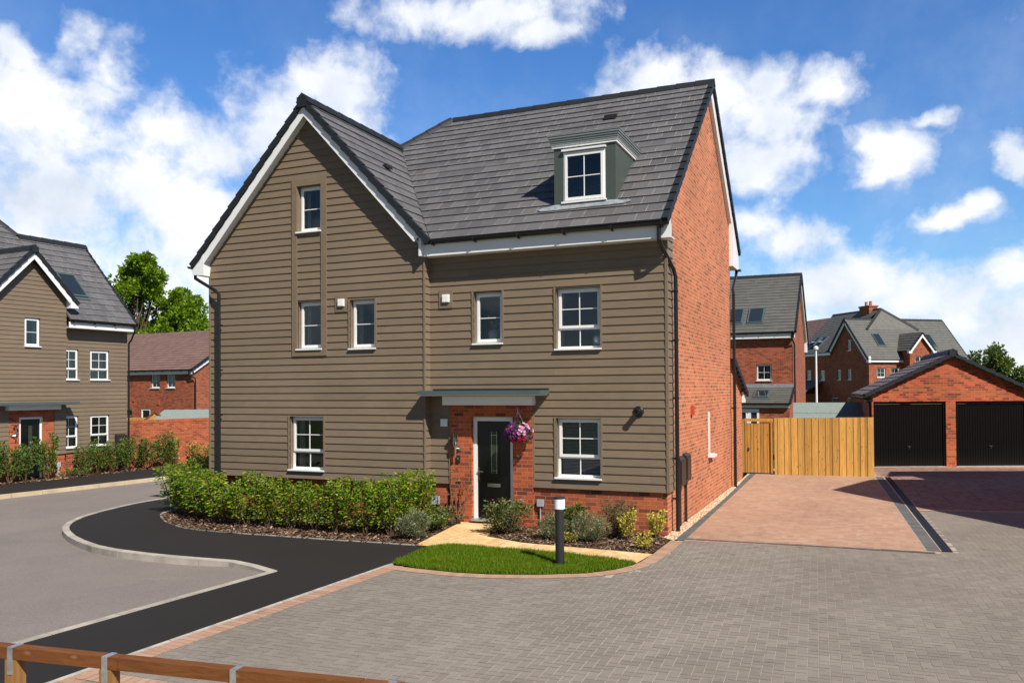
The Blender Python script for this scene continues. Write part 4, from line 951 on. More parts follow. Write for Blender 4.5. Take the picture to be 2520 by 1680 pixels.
w = MB(); w.prism([(-2.6, 7.0, 2.0), (-2.6, 12, 2.0), (0, 12, 3.3), (0, 7.0, 3.3)], (0, 0, -.12)); w.build('lean_to_roof', M['tile_far'], bb); w = MB(); w.box(-2.3, 0, 7.3, 12, -2, 1.95); w.build('lean_to_wall', M['brick_far'], bb)
# brown roofed neighbour of it
bc = loc_house('brick_house', 'distant brown roofed brick house joined left of the large grey roofed house', 'house', (.31, 84.98, 0), 38.16)
w = MB(); roof_plane(w, (-.3, 0, 5.9), (0, -1, 0), (cW, 0, sW), [(-24, 0), (-11.5, 0), (-11.5, LWn), (-24, LWn)], gauge=.4); roof_plane(w, (9.3, 0, 5.9), (0, 1, 0), (-cW, 0, sW), [(11.5, 0), (24, 0), (24, LWn), (11.5, LWn)], gauge=.4); w.build('roof', M['tile_brown'], bc)
w = MB(); w.box(.05, 9, 16.6, 24, -2, 6.0); w.build('wall', M['brick_far'], bc)

# ------------------------------------------------------------------ double garage (front face square to the view, sides running back)
go = Vector((.18, 29.5, 0)); gU = Vector((.9194, .3933, 0)); gW = Vector((-.0745, .9972, 0)); gN = Vector((.3933, -.9194, 0))
gar = thing('double_garage', 'double brick garage with two black up-and-over doors and a brown tiled gable roof', 'garage', tuple(go))
GT = lambda u, z, o: go+gU*u+gN*o+Vector((0, 0, z))
GP = lambda u, wv, z: go+gU*u+gW*wv+Vector((0, 0, z))
gs = (3.70-2.36)/2.89
w = MB(); sheet_wall(w, GT, 0, 5.17, 0, 3.6, [(.05, 2.42, -.1, 2.14), (2.74, 5.09, -.1, 2.14)], clip=[(0, -1), (5.17, -1), (5.17, 2.40), (2.59, 3.60), (0, 2.40)])
sheet_wall(w, lambda u, z, o: GP(0, -u, z), -5.6, 0, 0, 2.42); sheet_wall(w, lambda u, z, o: GP(5.17, u, z), 0, 5.6, 0, 2.42)
for a in (.05, 2.42, 2.74, 5.09):
    q = [GT(a, 0, 0), GT(a, 0, -.12), GT(a, 2.14, -.12), GT(a, 2.14, 0)]; w.face(q if a in (2.42, 5.09) else q[::-1])
w.build('wall', M['brick'], gar)
w = MB(); zs = 2.36
for s in (0, 1):
    u0 = -.30 if s == 0 else 5.48; U = gW if s == 1 else -gW
    hor = gU if s == 0 else -gU; tgg = math.atan(gs); V = (hor*math.cos(tgg)+Vector((0, 0, math.sin(tgg))))
    O = GP(u0, 0, zs); L = 2.89/math.cos(tgg)
    pl = [(-5.8, 0), (.14, 0), (.14, L), (-5.8, L)] if s == 0 else [(-.14, 0), (5.8, 0), (5.8, L), (-.14, L)]
    # slightly skewed plan: build with explicit axes
    k = 0; g_ = .34
    while k*g_ < L:
        a, b_ = k*g_, min(L, (k+1)*g_); k += 1; Nn = hor.cross(U) ; Nn = Vector((0, 0, 1))
        lo_, hi_ = .006, .032
        x0_, x1_ = pl[0][0], pl[1][0]
        w.face([O+U*x0_+V*a+Nn*hi_, O+U*x1_+V*a+Nn*hi_, O+U*x1_+V*b_+Nn*lo_, O+U*x0_+V*b_+Nn*lo_], [(x0_, a), (x1_, a), (x1_, b_), (x0_, b_)])
        w.face([O+U*x0_+V*a-Nn*.01, O+U*x1_+V*a-Nn*.01, O+U*x1_+V*a+Nn*hi_, O+U*x0_+V*a+Nn*hi_], [(x0_, a+.05)]*4)
w.build('roof', M['tile_garage'], gar)
w = MB(); verge(w, GT(-.30, zs, .15), GT(2.59, 3.70, .15), gN, gauge=.34, h=.11); verge(w, GT(5.48, zs, .15), GT(2.59, 3.70, .15), gN, gauge=.34, h=.11)
ridge_caps(w, GT(2.59, 3.76, .2), GP(2.59, 5.8, 3.76), w=.15); w.tbox(GT, 2.46, 2.72, 3.6, 3.80, .1, .215); w.build('verge', M['verge'], gar)
w = MB(); gutter(w, GP(-.24, -.1, 2.30), GP(-.24, 5.7, 2.30), -gU); w.tube([GP(-.22, .12, 2.26), GP(-.12, .12, 2.15), GP(-.06, .12, 2.1), GP(-.06, .12, 0)], .035, 8); w.tbox(GT, -.2, .02, 2.16, 2.27, -.1, .04); w.build('gutter', M['gutter'], gar)
for a, b_ in ((.05, 2.42), (2.74, 5.09)):
    w = MB(); w.tbox(GT, a, b_, 2.06, 2.14, -.12, -.05); w.tbox(GT, a, a+.07, .02, 2.06, -.12, -.05); w.tbox(GT, b_-.07, b_, .02, 2.06, -.12, -.05)
    n = 26; x = a+.075; st = (b_-.075-x)/n
    w.tbox(GT, x, b_-.075, .02, 2.05, -.11, -.095)
    for k in range(n): w.tbox(GT, x+k*st+st*.18, x+k*st+st*.82, .06, 2.0, -.094, -.083)
    gd = w.build('garage_door', M['door'], gar)
    w = MB(); m_ = (a+b_)/2; w.tbox(GT, m_-.06, m_+.06, .655, .68, -.082, -.05); w.tbox(GT, m_-.012, m_+.012, .58, .655, -.082, -.06); w.build('door_handle', M['steel'], gd)
    w = MB(); w.tbox(GT, a, b_, -.01, .02, -.12, .02); w.build('threshold', M['edging'], gar)

# ------------------------------------------------------------------ house out of frame on the right
oh = thing('brick_house', 'brick house outside the right edge whose shadow falls across the garage forecourt', 'house', (6, 16, 0))
E1 = Vector((4.47, 22.5, 0)); E2 = Vector((8.25, 13.0, 0)); dd = (E2-E1); Lw_ = dd.length; du = dd.normalized(); dn = Vector((-du.y, du.x, 0))   # du along the gable wall, dn away from camera side
if dn.x < 0: dn = -dn
w = MB(); OT = lambda u, z, o: E1+du*u-dn*o+Vector((0, 0, z))
sheet_wall(w, OT, 0, Lw_, 0, 8.6, (), clip=[(0, -1), (Lw_, -1), (Lw_, 5.1), (Lw_/2, 8.45), (0, 5.1)])
for q in (0, Lw_):
    a = E1+du*q; b_ = a+dn*11; w.face([a, b_, b_+Vector((0, 0, 5.1)), a+Vector((0, 0, 5.1))])
a = E1+dn*1.35; c_ = a-du*2.3; w.prism([a, a+dn*7, c_+dn*7, c_], (0, 0, 5.05))
w.face([E1+dn*11, E2+dn*11, E2+dn*11+Vector((0, 0, 5.1)), E1+dn*11+Vector((0, 0, 5.1))]); w.build('wall', M['brick_side'], oh)
w = MB(); Vz = Vector((0, 0, 1)); ap = E1+du*Lw_/2+Vz*8.6
for s, q in ((1, 0), (-1, Lw_)):
    e = E1+du*(q-.15*s)+Vz*5.08; w.prism([e-dn*.12, ap-dn*.12, ap+dn*11.2, e+dn*11.2], (0, 0, .08))
w.prism([a-du*2.45+Vz*5.05, a+dn*7-du*2.45+Vz*5.05, a+dn*7+Vz*6.3, a+Vz*6.3], (0, 0, .06)); w.build('roof', M['tile'], oh)

# ------------------------------------------------------------------ fence, gate, wall, sheds, lamp
fen = thing('timber_fence', 'tall upright board timber fence standing beside the gate at the end of the driveway', 'fence', (-1.2, 26.2, 0))
w = MB(); f0 = Vector((-2.55, 26.07, 0)); f1 = Vector((.20, 26.40, 0)); L = (f1-f0).length; fd = (f1-f0).normalized(); fnn = Vector((fd.y, -fd.x, 0)); x = 0; k = 0
r3 = random.Random(3)
while x < L-.02:
    bw = .098; a = f0+fd*x; b_ = f0+fd*min(L, x+bw); o = .012 if k % 2 else .0; zt_ = 1.71+.03*x/L; t1, t2 = .018, .008
    w.hexa([a+fnn*(o+t1), b_+fnn*(o+t2+.006), b_-fnn*.0, a-fnn*.0]+[p+Vector((0, 0, zt_)) for p in (a+fnn*(o+t1), b_+fnn*(o+t2+.006), b_, a)]); x += bw*.985; k += 1
w.build('fence_board', M['fence'], fen)
w = MB(); 
for z in (.3, .95, 1.5): w.beam(f0-fnn*.03+Vz*z, f1-fnn*.03+Vz*z, .05, .08)
w.build('fence_rail', M['fence'], fen)
gt = thing('timber_gate', 'narrow timber side gate with a round metal latch, next to the brick house wall', 'gate', (-3.0, 26.1, 0))
w = MB(); g0 = Vector((-3.42, 26.10, .045)); g1 = Vector((-2.60, 26.12, .045)); gd_ = (g1-g0).normalized(); gn = Vector((gd_.y, -gd_.x, 0)); L = (g1-g0).length; n = 7
for k in range(n):
    a = g0+gd_*(.07+(L-.14)*k/n+.006); b_ = g0+gd_*(.07+(L-.14)*(k+1)/n-.006)
    w.hexa([a+gn*.012, b_+gn*.012, b_-gn*.01, a-gn*.01]+[p+Vz*1.5 for p in (a+gn*.012, b_+gn*.012, b_-gn*.01, a-gn*.01)])
w.hexa([g0-gn*.012, g1-gn*.012, g1-gn*.02, g0-gn*.02]+[p+Vz*1.5 for p in (g0-gn*.012, g1-gn*.012, g1-gn*.02, g0-gn*.02)])
w.build('gate_board', M['gate'], gt)
w = MB(); w.beam(g0+gd_*.035+gn*.02, g0+gd_*.035+gn*.02+Vz*1.58, .05, .07, up=gn); w.beam(g1-gd_*.035+gn*.02, g1-gd_*.035+gn*.02+Vz*1.58, .05, .07, up=gn); w.beam(g0+gn*.021+Vz*1.6, g1+gn*.021+Vz*1.6, .06, .09); w.build('gate_frame', M['gate'], gt)
w = MB(); disc(w, g0+gd_*.12+gn*.03+Vz*.72, [(.035, 0), (.045, .01), (.03, .015), (.022, .012), (.02, .03)], tuple(gn)); w.build('latch', M['steel'], gt)
w = MB(); w.beam(g0-gd_*.03, g0-gd_*.03+Vz*1.62, .08, .08, up=gn); w.build('gate_post', M['gate'], gt)
gw = thing('brick_garden_wall', 'red brick garden wall with brick on edge coping beside the clad house across the road', 'wall', (-26, 25, -.35))
w = MB(); cw = MB(); P0 = Vector((-26.3, 23.45, 0)); W0 = Vector((-26.42, 24.40, 0)); W1 = Vector((-25.2, 28.9, 0)); W2 = Vector((-24.2, 33.0, 0))
for a, b_, hh in ((P0, W0, 1.42), (W0, W1, 1.42), (W1, W2, 1.42)):
    d_ = (b_-a).normalized(); n_ = Vector((d_.y, -d_.x, 0)); L = (b_-a).length
    Tq = lambda u, z, o, a=a, d_=d_, n_=n_: a+d_*u+n_*o+Vector((0, 0, z))
    w.tbox(Tq, 0, L, -.6, hh-.04, -.215, 0); w.tbox(Tq, -.01, L+.01, hh-.04, hh-.02, -.23, .012)
    cw.tbox(Tq, 0, L, hh-.02, hh+.085, -.225, .008)
w.build('wall', M['brick_wall'], gw); cw.build('coping', M['coping'], gw)
sh = thing('garden_shed', 'garden shed behind the timber fence, only its green grey felt roof showing', 'shed', (-1.4, 34.8, 0))
w = MB(); s0 = Vector((-2.60, 33.8, 0)); s1_ = Vector((-.03, 34.0, 0)); sd_ = (s1_-s0).normalized(); sn = Vector((sd_.y, -sd_.x, 0))
ST = lambda u, z, o: s0+sd_*u+sn*o+Vz*z
Ls = (s1_-s0).length
w.tbox(ST, .1, Ls-.1, -.3, 1.35, -1.0, 1.0); w.build('shed_wall', M['gate'], sh)
w = MB(); w.hexa([ST(0, 1.30, 1.25), ST(Ls, 1.30, 1.25), ST(Ls, 2.0, 0), ST(0, 2.0, 0), ST(0, 1.33, 1.27), ST(Ls, 1.33, 1.27), ST(Ls, 2.04, 0), ST(0, 2.04, 0)]); w.hexa([ST(0, 1.95, 0), ST(Ls, 1.95, 0), ST(Ls, 1.3, -1.25), ST(0, 1.3, -1.25), ST(0, 2.04, 0), ST(Ls, 2.04, 0), ST(Ls, 1.33, -1.27), ST(0, 1.33, -1.27)])
w.hexa([ST(-.0, 1.60, .72), ST(Ls, 1.60, .72), ST(Ls, 1.64, .65), ST(0, 1.64, .65), ST(0, 1.665, .72), ST(Ls, 1.665, .72), ST(Ls, 1.70, .65), ST(0, 1.70, .65)])
w.build('roof_felt', M['felt'], sh)
w = MB(); w.hexa([ST(Ls, 1.22, 1.27), ST(Ls+.03, 1.22, 1.27), ST(Ls+.03, 1.95, 0), ST(Ls, 1.95, 0), ST(Ls, 1.36, 1.29), ST(Ls+.03, 1.36, 1.29), ST(Ls+.03, 2.07, 0), ST(Ls, 2.07, 0)]); w.build('barge_board', M['white'], sh)
sl_ = thing('garden_shed', 'garden shed with a small timber gable end above the brick garden wall', 'shed', (-32, 32, 0))
w = MB(); s0b = Vector((-33.3, 31.4, 0)); LT = lambda u, z, o: s0b+Vector((.92, .39, 0))*u+Vector((.39, -.92, 0))*o+Vz*z
w.prism([LT(-.55, 1.0, 0), LT(.85, 1.0, 0), LT(.15, 1.55, 0)], tuple(Vector((.92, .39, 0))*.02+Vector((-.39, .92, 0))*.05)); w.tbox(LT, -.4, 4, -.5, 1.05, -1.4, 0.0); w.build('shed_wall', M['gate'], sl_)
w = MB(); w.beam(LT(-.6, 1.02, .03), LT(.15, 1.62, .03), .06, .08, up=(.39, -.92, 0)); w.beam(LT(.9, 1.02, .03), LT(.15, 1.62, .03), .06, .08, up=(.39, -.92, 0)); w.build('barge_board', M['rail'], sl_)
w = MB(); w.hexa([LT(.2, 1.15, .5), LT(5.2, 1.15, .5), LT(5.2, 1.66, -.6), LT(.35, 1.66, -.6), LT(.2, 1.18, .52), LT(5.2, 1.18, .52), LT(5.2, 1.70, -.6), LT(.35, 1.70, -.6)]); w.build('roof_felt', M['felt'], sl_)
w = MB(); w.box(-42, -36.5, 35.9, 36.0, -1, 1.12); tag(w.build('timber_fence', M['fence']), 'pale timber garden fence panel behind the brick garden wall, under the brown roofed house', 'fence')
lp = thing('street_lamp', 'slim pale street lamp column between the brick houses, behind the shed', 'street lamp', (-3.28, 63.8, -.5))
w = MB(); w.tube([(-3.28, 63.8, -.5), (-3.28, 63.8, 1), (-3.28, 63.8, 5.3)], [.085, .08, .06], 10); w.build('lamp_column', M['white'], lp)
w = MB(); w.lathe((-3.28, 63.8, 5.3), [(.09, 0), (.16, .06), (.17, .2), (.12, .28), (.04, .32)], 12); w.build('lamp_head', M['white'], lp)
bo = thing('bollard_light', 'black bollard light with a white top standing on the lawn', 'bollard', (-4.22, 11.63, 0))
w = MB(); w.lathe((-4.22, 11.63, 0), [(.085, 0), (.085, .006), (.066, .008), (.066, .84)], 24); w.build('post', M['bollard'], bo)
w = MB(); w.lathe((-4.22, 11.63, .84), [(.075, 0), (.082, .01), (.082, .15), (.075, .155)], 24); w.build('lamp_lens', M['lens'], bo)
w = MB(); w.lathe((-4.22, 11.63, .995), [(.084, 0), (.084, .022), (.078, .028)], 24); w.build('cap', M['bollard'], bo)
# foreground knee rail
kr = thing('knee_rail_fence', 'low brown timber knee rail with galvanised straps crossing the bottom left corner', 'fence', (-4.5, 4.5, 0))
k0 = Vector((-7.4, 4.20, .64)); k1 = Vector((-1.9, 4.88, .64)); kd = (k1-k0).normalized(); kn = Vector((kd.y, -kd.x, 0))
w = MB()
for a, b_ in ((0, 2.35), (2.362, 4.3), (4.312, 5.54)):
    p, q = k0+kd*a, k0+kd*b_; w.beam(p, q, .09, .09)
w.build('rail', M['rail'], kr)
r5 = random.Random(5)
for px_ in (-6.04, -5.17, -4.09, -2.92):
    t_ = (px_-k0.x)/kd.x; p = k0+kd*t_
    w = MB(); w.beam(p-Vz*.05, p-Vz*.75, .1, .1, up=kn); po = w.build('post', M['post'], kr)
    w = MB(); w.beam(p+Vz*.047-kn*.05, p+Vz*.047+kn*.052, .05, .004, up=(0, 0, 1)); 
    w.beam(p+kn*.0525+Vz*.049, p+kn*.0525-Vz*.16, .05, .004, up=kn); w.build('strap', M['galv'], po)

# ------------------------------------------------------------------ ground
def gz(x): return -.029*min(max(-11-x, 0), 12)
def ground_sheet(name, pts, off, mat, extra=None, fine=None):
    bm = bmesh.new(); vs = [bm.verts.new((x, y, 0)) for x, y in pts]
    tris = tessellate_polygon([[Vector((x, y, 0)) for x, y in pts]])
    for t in tris:
        try: bm.faces.new([vs[i] for i in t])
        except ValueError: pass
    for X in (-11, -23):
        bmesh.ops.bisect_plane(bm, geom=bm.verts[:]+bm.edges[:]+bm.faces[:], plane_co=(X, 0, 0), plane_no=(1, 0, 0))
    if fine:
        for a in range(int(fine[0]), int(fine[1])+1): bmesh.ops.bisect_plane(bm, geom=bm.verts[:]+bm.edges[:]+bm.faces[:], plane_co=(a, 0, 0), plane_no=(1, 0, 0))
        for a in range(int(fine[2]), int(fine[3])+1): bmesh.ops.bisect_plane(bm, geom=bm.verts[:]+bm.edges[:]+bm.faces[:], plane_co=(0, a, 0), plane_no=(0, 1, 0))
    for v in bm.verts: v.co.z = gz(v.co.x)+off+(extra(v.co.x, v.co.y) if extra else 0)
    bmesh.ops.recalc_face_normals(bm, faces=bm.faces[:])
    for f in bm.faces:
        if f.normal.z < 0: f.normal_flip()
    me = bpy.data.meshes.new(name); bm.to_mesh(me); bm.free(); me.materials.append(M[mat]); o = bpy.data.objects.new(name, me); C.objects.link(o)
    return tag(o, kind='structure')
ground_sheet('ground', [(-600, -600), (600, -600), (600, 600), (-600, 600)], -.16, 'ground')
KB = [(-15.2, 40), (-16.2, 26), (-16.8, 19), (-16.94, 16.5), (-16.9, 15.7), (-16.75, 14.98), (-16.45, 14.1), (-16.06, 13.26), (-15.53, 12.52), (-14.98, 11.98), (-14.47, 11.59), (-13.73, 11.12), (-13.03, 10.75), (-12.24, 10.4), (-11.61, 10.21), (-10.95, 10.09), (-10.4, 10.07), (-9.62, 10.1), (-9.02, 10.14), (-8.47, 9.99), (-7.92, 9.77)]
SL = [(-7.92, 9.77), (-8.17, 6.05), (-8.45, 2.0)]
FK = [(-23.9, 2), (-23.6, 10), (-23.17, 16.27), (-22.84, 18.7), (-22.43, 21.96), (-21.8, 28), (-20.6, 40)]
def road_rise(x, y):
    d = abs(x-(-8.04+(y-8)*.066)); 
    return .085*max(0, 1-d/1.6)
ground_sheet('road', FK+[(-15.2, 40)]+KB[1:]+SL[1:]+[(-8.6, -3), (-24, -3)], -.10, 'road', extra=road_rise, fine=(-24, -7, 2, 14))
BE = [(-14.0, 26), (-14.75, 15.6), (-14.72, 14.6), (-14.6, 13.99), (-14.13, 13.53), (-13.38, 12.92), (-12.72, 12.53), (-12.14, 12.28), (-11.45, 12.12), (-10.84, 12.06), (-9.96, 12.11), (-9.31, 12.12), (-8.5, 12.15), (-7.83, 12.21), (-6.99, 12.23), (-6.66, 12.24)]
tar = KB[1:]+SL[1:]+[(-8.6, -3), (-7.05, -3), (-6.83, 5.77), (-6.64, 10.85), (-6.62, 12.2)]+BE[::-1][1:]
ground_sheet('pavement', tar, 0, 'tarmac')
ground_sheet('pavement', FK+[(-22.9, 40), (-24.0, 30), (-24.76, 26.35), (-25.3, 20.34), (-25.5, 17.82), (-26.2, 8), (-26.6, 2)], 0, 'tarmac')
ground_sheet('planting_bed', [(-24.76, 26.35), (-25.3, 20.34), (-25.5, 17.82), (-26.2, 8), (-28, 8), (-27.5, 20), (-26.6, 26), (-23.9, 34), (-23.2, 34)], .004, 'mulch')
def kerb_run(name, pts, off, w_, z0, z1, mat, seg=.9, gap=.014, side=1, taper=None):
    # resample the line, stones butt with a fine joint
    P = [Vector((x, y, 0)) for x, y in pts]; out = []; mb = MB(); acc = 0
    L = [0]
    for a, b_ in zip(P[:-1], P[1:]): L.append(L[-1]+(b_-a).length)
    def at(s):
        s = max(0, min(L[-1], s))
        for i in range(len(P)-1):
            if s <= L[i+1]+1e-9: t = (s-L[i])/(L[i+1]-L[i]); p = P[i].lerp(P[i+1], t); d = (P[i+1]-P[i]).normalized(); return p, d
    def nrm(s):
        d = (at(s+.25)[0]-at(s-.25)[0]).normalized(); return Vector((d.y, -d.x, 0))*side
    n = max(1, round(L[-1]/seg)); st = L[-1]/n
    for k in range(n):
        for j in range(3):
            s0_, s1_ = k*st+st*j/3+(gap/2 if j == 0 else 0), k*st+st*(j+1)/3-(gap/2 if j == 2 else 0)
            a, b_ = at(s0_)[0], at(s1_)[0]; na, nb = nrm(s0_), nrm(s1_)
            ga, gb = gz(a.x)+off, gz(b_.x)+off
            ta = tb = 0
            if taper: ta = taper(s0_/L[-1]); tb = taper(s1_/L[-1])
            mb.hexa([a+Vz*(ga+z0), a+na*w_+Vz*(ga+z0), b_+nb*w_+Vz*(gb+z0), b_+Vz*(gb+z0), a+Vz*(ga+z1+ta), a+na*w_+Vz*(ga+z1-.006+ta), b_+nb*w_+Vz*(gb+z1-.006+tb), b_+Vz*(gb+z1+tb)])
    o = mb.build(name, M[mat]); return tag(o, kind='structure')
kerb_run('kerb', KB[1:], 0, .125, -.2, .012, 'kerb', side=1)
kerb_run('kerb', SL, 0, .125, -.2, .008, 'kerb', side=1)
kerb_run('kerb', FK, 0, .13, -.2, .02, 'kerb_far', side=1)
kerb_run('edging', BE[1:], 0, .05, -.1, .018, 'edging', seg=.9, side=-1)
kerb_run('edging', [(-7.05, -3), (-6.83, 5.77), (-6.64, 10.85), (-6.62, 11.0)], 0, .05, -.1, .012, 'edging', side=1)
# bed along the gable and round the corner
ground_sheet('planting_bed', BE+[(-6.66, 12.24), (-7.02, 12.3), (-7.42, 15.0), (-13.6, 15.0), (-13.6, 26)], .006, 'mulch')
ground_sheet('planting_bed', [(-6.63, 14.9), (-6.24, 13.39), (-5.41, 13.05), (-4.6, 12.99), (-3.85, 12.96), (-3.2, 12.86), (-3.13, 13.2), (-3.13, 14.14), (-3.1, 14.8)], .012, 'mulch')
# buff path
ground_sheet('path', [(-7.42, 14.9), (-7.02, 12.22), (-6.66, 12.2), (-6.40, 12.50), (-5.78, 12.44), (-5.12, 12.45), (-4.45, 12.39), (-3.62, 12.31), (-3.19, 12.16), (-3.12, 12.9), (-3.85, 12.96), (-4.6, 12.99), (-5.41, 13.05), (-6.24, 13.39), (-6.60, 14.9)], .018, 'sand')
LAWN = [(-6.6, 10.8), (-6.70, 12.2), (-6.40, 12.50), (-5.78, 12.44), (-5.12, 12.45), (-4.45, 12.39), (-3.62, 12.31), (-3.21, 12.18), (-3.24, 11.95), (-3.36, 11.66), (-3.68, 11.27), (-4.0, 11.07), (-4.3, 10.91), (-4.95, 10.70), (-5.43, 10.63), (-6.1, 10.66)]
ground_sheet('lawn_soil', LAWN, .014, 'turf')
# apron, driveway, drain, gravel
def in_poly(x, y, P):
    c = False; j = len(P)-1
    for i in range(len(P)):
        if (P[i][1] > y) != (P[j][1] > y) and x < (P[j][0]-P[i][0])*(y-P[i][1])/(P[j][1]-P[i][1])+P[i][0]: c = not c
        j = i
    return c
def herringbone(name, region, mat, z, ang=0, m=.1, gap=.003, ox=0, oy=0):
    mb = MB(); ca, sa = math.cos(ang), math.sin(ang)
    xs = [p[0]*ca+p[1]*sa for p in region]; ys = [-p[0]*sa+p[1]*ca for p in region]
    i0, i1, j0, j1 = int(min(xs)/m)-2, int(max(xs)/m)+2, int(min(ys)/m)-2, int(max(ys)/m)+2
    for i in range(i0, i1):
        for j in range(j0, j1):
            k = (i-j) % 4
            if k == 0: w_, h_ = 2*m, m
            elif k == 3: w_, h_ = m, 2*m
            else: continue
            x, y = i*m, j*m; cx, cy = x+w_/2, y+h_/2
            if not in_poly(cx*ca-cy*sa, cx*sa+cy*ca, region): continue
            dz = rnd.uniform(-.0005, .0005); q = []
            for a, b_ in ((x+gap, y+gap), (x+w_-gap, y+gap), (x+w_-gap, y+h_-gap), (x+gap, y+h_-gap)): q.append((a*ca-b_*sa, a*sa+b_*ca, z+dz+rnd.uniform(-.0003, .0003)))
            mb.face(q)
    o = mb.build(name, M[mat], uvs=False); return tag(o, kind='structure')
GREY = [(-6.50, 10.6), (-5.9, 10.48), (-5.22, 10.50), (-4.39, 10.72), (-3.84, 10.98), (-3.36, 11.2), (-3.06, 11.67), (-2.98, 12.59), (-2.98, 14.42), (1.0, 14.75), (1.3, 14.8), (1.20, 16.0), (.98, 19.75), (3.2, 20.1), (9.0, 21.4), (9.5, 3.0), (-6.75, 3.0)]
ground_sheet('paving_bed', [(-6.70, 2), (-6.57, 10.7), (-6.1, 10.55), (-4.95, 10.6), (-3.6, 11.2), (-3.12, 12.1), (-3.0, 14.9), (.95, 14.9), (.7, 20), (10, 22), (10, 2)], .0015, 'joint')
herringbone('paving', GREY, 'grey_block', .0042, ang=R(3))
DRV = [(-2.97, 14.54), (.97, 14.74), (.33, 26.45), (-3.22, 26.1)]
ground_sheet('driveway_bed', [(-3.1, 14.3), (1.06, 14.6), (.48, 26.5), (.6, 28), (-3.6, 28), (-3.35, 26.0)], .0055, 'joint_red')
herringbone('driveway', DRV, 'red_block', .0080, ang=R(-1.5))
APR = [(1.02, 19.73), (9, 21.3), (9, 32), (.15, 29.7), (.3, 27), (.56, 26.4)]
ground_sheet('apron_bed', [(.9, 19.5), (9, 21), (9, 33), (.1, 29.8), (.2, 26.4), (.4, 26.0)], .0060, 'joint_red')
herringbone('garage_apron', APR, 'brown_block', .0085, ang=R(2))
def strip(name, pts, width, mat, z, along=.1, side=1, gap=.003, across=1):
    P = [Vector((x, y, 0)) for x, y in pts]; L = [0]; mb = MB()
    for a, b_ in zip(P[:-1], P[1:]): L.append(L[-1]+(b_-a).length)
    def at(s):
        s = max(0, min(L[-1], s))
        for i in range(len(P)-1):
            if s <= L[i+1]+1e-9: t = (s-L[i])/(L[i+1]-L[i]); return P[i].lerp(P[i+1], t)
    def nrm(s):
        d = (at(s+.12)-at(s-.12)).normalized(); return Vector((d.y, -d.x, 0))*side
    n = max(1, round(L[-1]/along)); st = L[-1]/n
    for k in range(n):
        a, b_ = at(k*st+gap), at((k+1)*st-gap); na, nb = nrm(k*st), nrm((k+1)*st)
        for c in range(across):
            f0, f1 = width*c/across+gap*(c > 0), width*(c+1)/across
            mb.face([a+na*f0+Vz*z, a+na*f1+Vz*z, b_+nb*f1+Vz*z, b_+nb*f0+Vz*z][::(1 if side > 0 else -1)])
    o = mb.build(name, M[mat], uvs=False); return tag(o, kind='structure')
strip('border_bedding', [(-6.93, -1), (-6.78, 5.77), (-6.59, 10.72)], .235, 'joint_red', .0050, gap=0)
strip('border_blocks', [(-6.93, -1), (-6.78, 5.77), (-6.59, 10.72)], .235, 'red_block', .0072)
strip('border_blocks', [(-6.59, 10.70), (-6.1, 10.64), (-5.43, 10.61), (-4.95, 10.68), (-4.3, 10.90), (-3.68, 11.25), (-3.36, 11.64), (-3.22, 12.0), (-3.16, 12.3), (-3.13, 12.94), (-3.12, 14.2)], .22, 'red_block', .010, side=1)
strip('border_bedding', [(-6.59, 10.70), (-6.1, 10.64), (-5.43, 10.61), (-4.95, 10.68), (-4.3, 10.90), (-3.68, 11.25), (-3.36, 11.64), (-3.22, 12.0), (-3.16, 12.3), (-3.13, 12.94), (-3.12, 14.2)], .22, 'joint_red', .0085, side=1, gap=0)
strip('border_blocks', [(-3.10, 14.27), (-3.30, 26.05)], .20, 'charcoal_block', .0125, side=1, across=1, along=.2)
strip('border_blocks', [(-2.95, 14.50), (.98, 14.69)], .11, 'charcoal_block', .013, side=1, along=.2)
strip('border_blocks', [(.87, 14.78), (.23, 26.35)], .20, 'charcoal_block', .0125, side=1, along=.2)
strip('border_bedding', [(.85, 14.78), (.21, 26.35)], .40, 'joint', .0105, side=1, gap=0)
w = MB(); a0, a1 = Vector((1.09, 14.79, 0)), Vector((.47, 26.37, 0)); ad = (a1-a0).normalized(); an = Vector((ad.y, -ad.x, 0)); L = (a1-a0).length
w.face([a0+Vz*.0145, a0+an*.14+Vz*.0145, a1+an*.14+Vz*.0145, a1+Vz*.0145])
for o_ in (0, .045, .09, .135): w.hexa([a0+an*o_+Vz*.0135, a0+an*(o_+.012)+Vz*.0135, a1+an*(o_+.012)+Vz*.0135, a1+an*o_+Vz*.0135, a0+an*o_+Vz*.020, a0+an*(o_+.012)+Vz*.020, a1+an*(o_+.012)+Vz*.020, a1+an*o_+Vz*.020])
s_ = .05
while s_ < L:
    p = a0+ad*s_; w.hexa([p+Vz*.0145, p+an*.14+Vz*.0145, p+an*.14+ad*.012+Vz*.0145, p+ad*.012+Vz*.0145, p+Vz*.019, p+an*.14+Vz*.019, p+an*.14+ad*.012+Vz*.019, p+ad*.012+Vz*.019]); s_ += .1
tag(w.build('drainage_channel', M['slot']), 'black slotted drainage channel laid between the driveway and the garage forecourt', 'drain')
ground_sheet('verge_strip', [(-3.29, 14.3), (-3.08, 14.2), (-3.28, 26.0), (-3.29, 26.0)], .011, 'dirt')
ground_sheet('dirt_verge', [(-6.75, 5.3), (-5.2, 5.35), (-3.3, 4.9), (-3.0, 3), (-7, 2.6)], .014, 'dirt')
strip('border_blocks', [(-6.7, 5.42), (-5.2, 5.47), (-3.2, 5.0), (-1.0, 4.2)], .22, 'red_block', .012, side=-1)
ground_sheet('path', [(-26.3, 19.7), (-25.4, 19.5), (-25.35, 20.3), (-26.3, 20.6)], .018, 'sand')

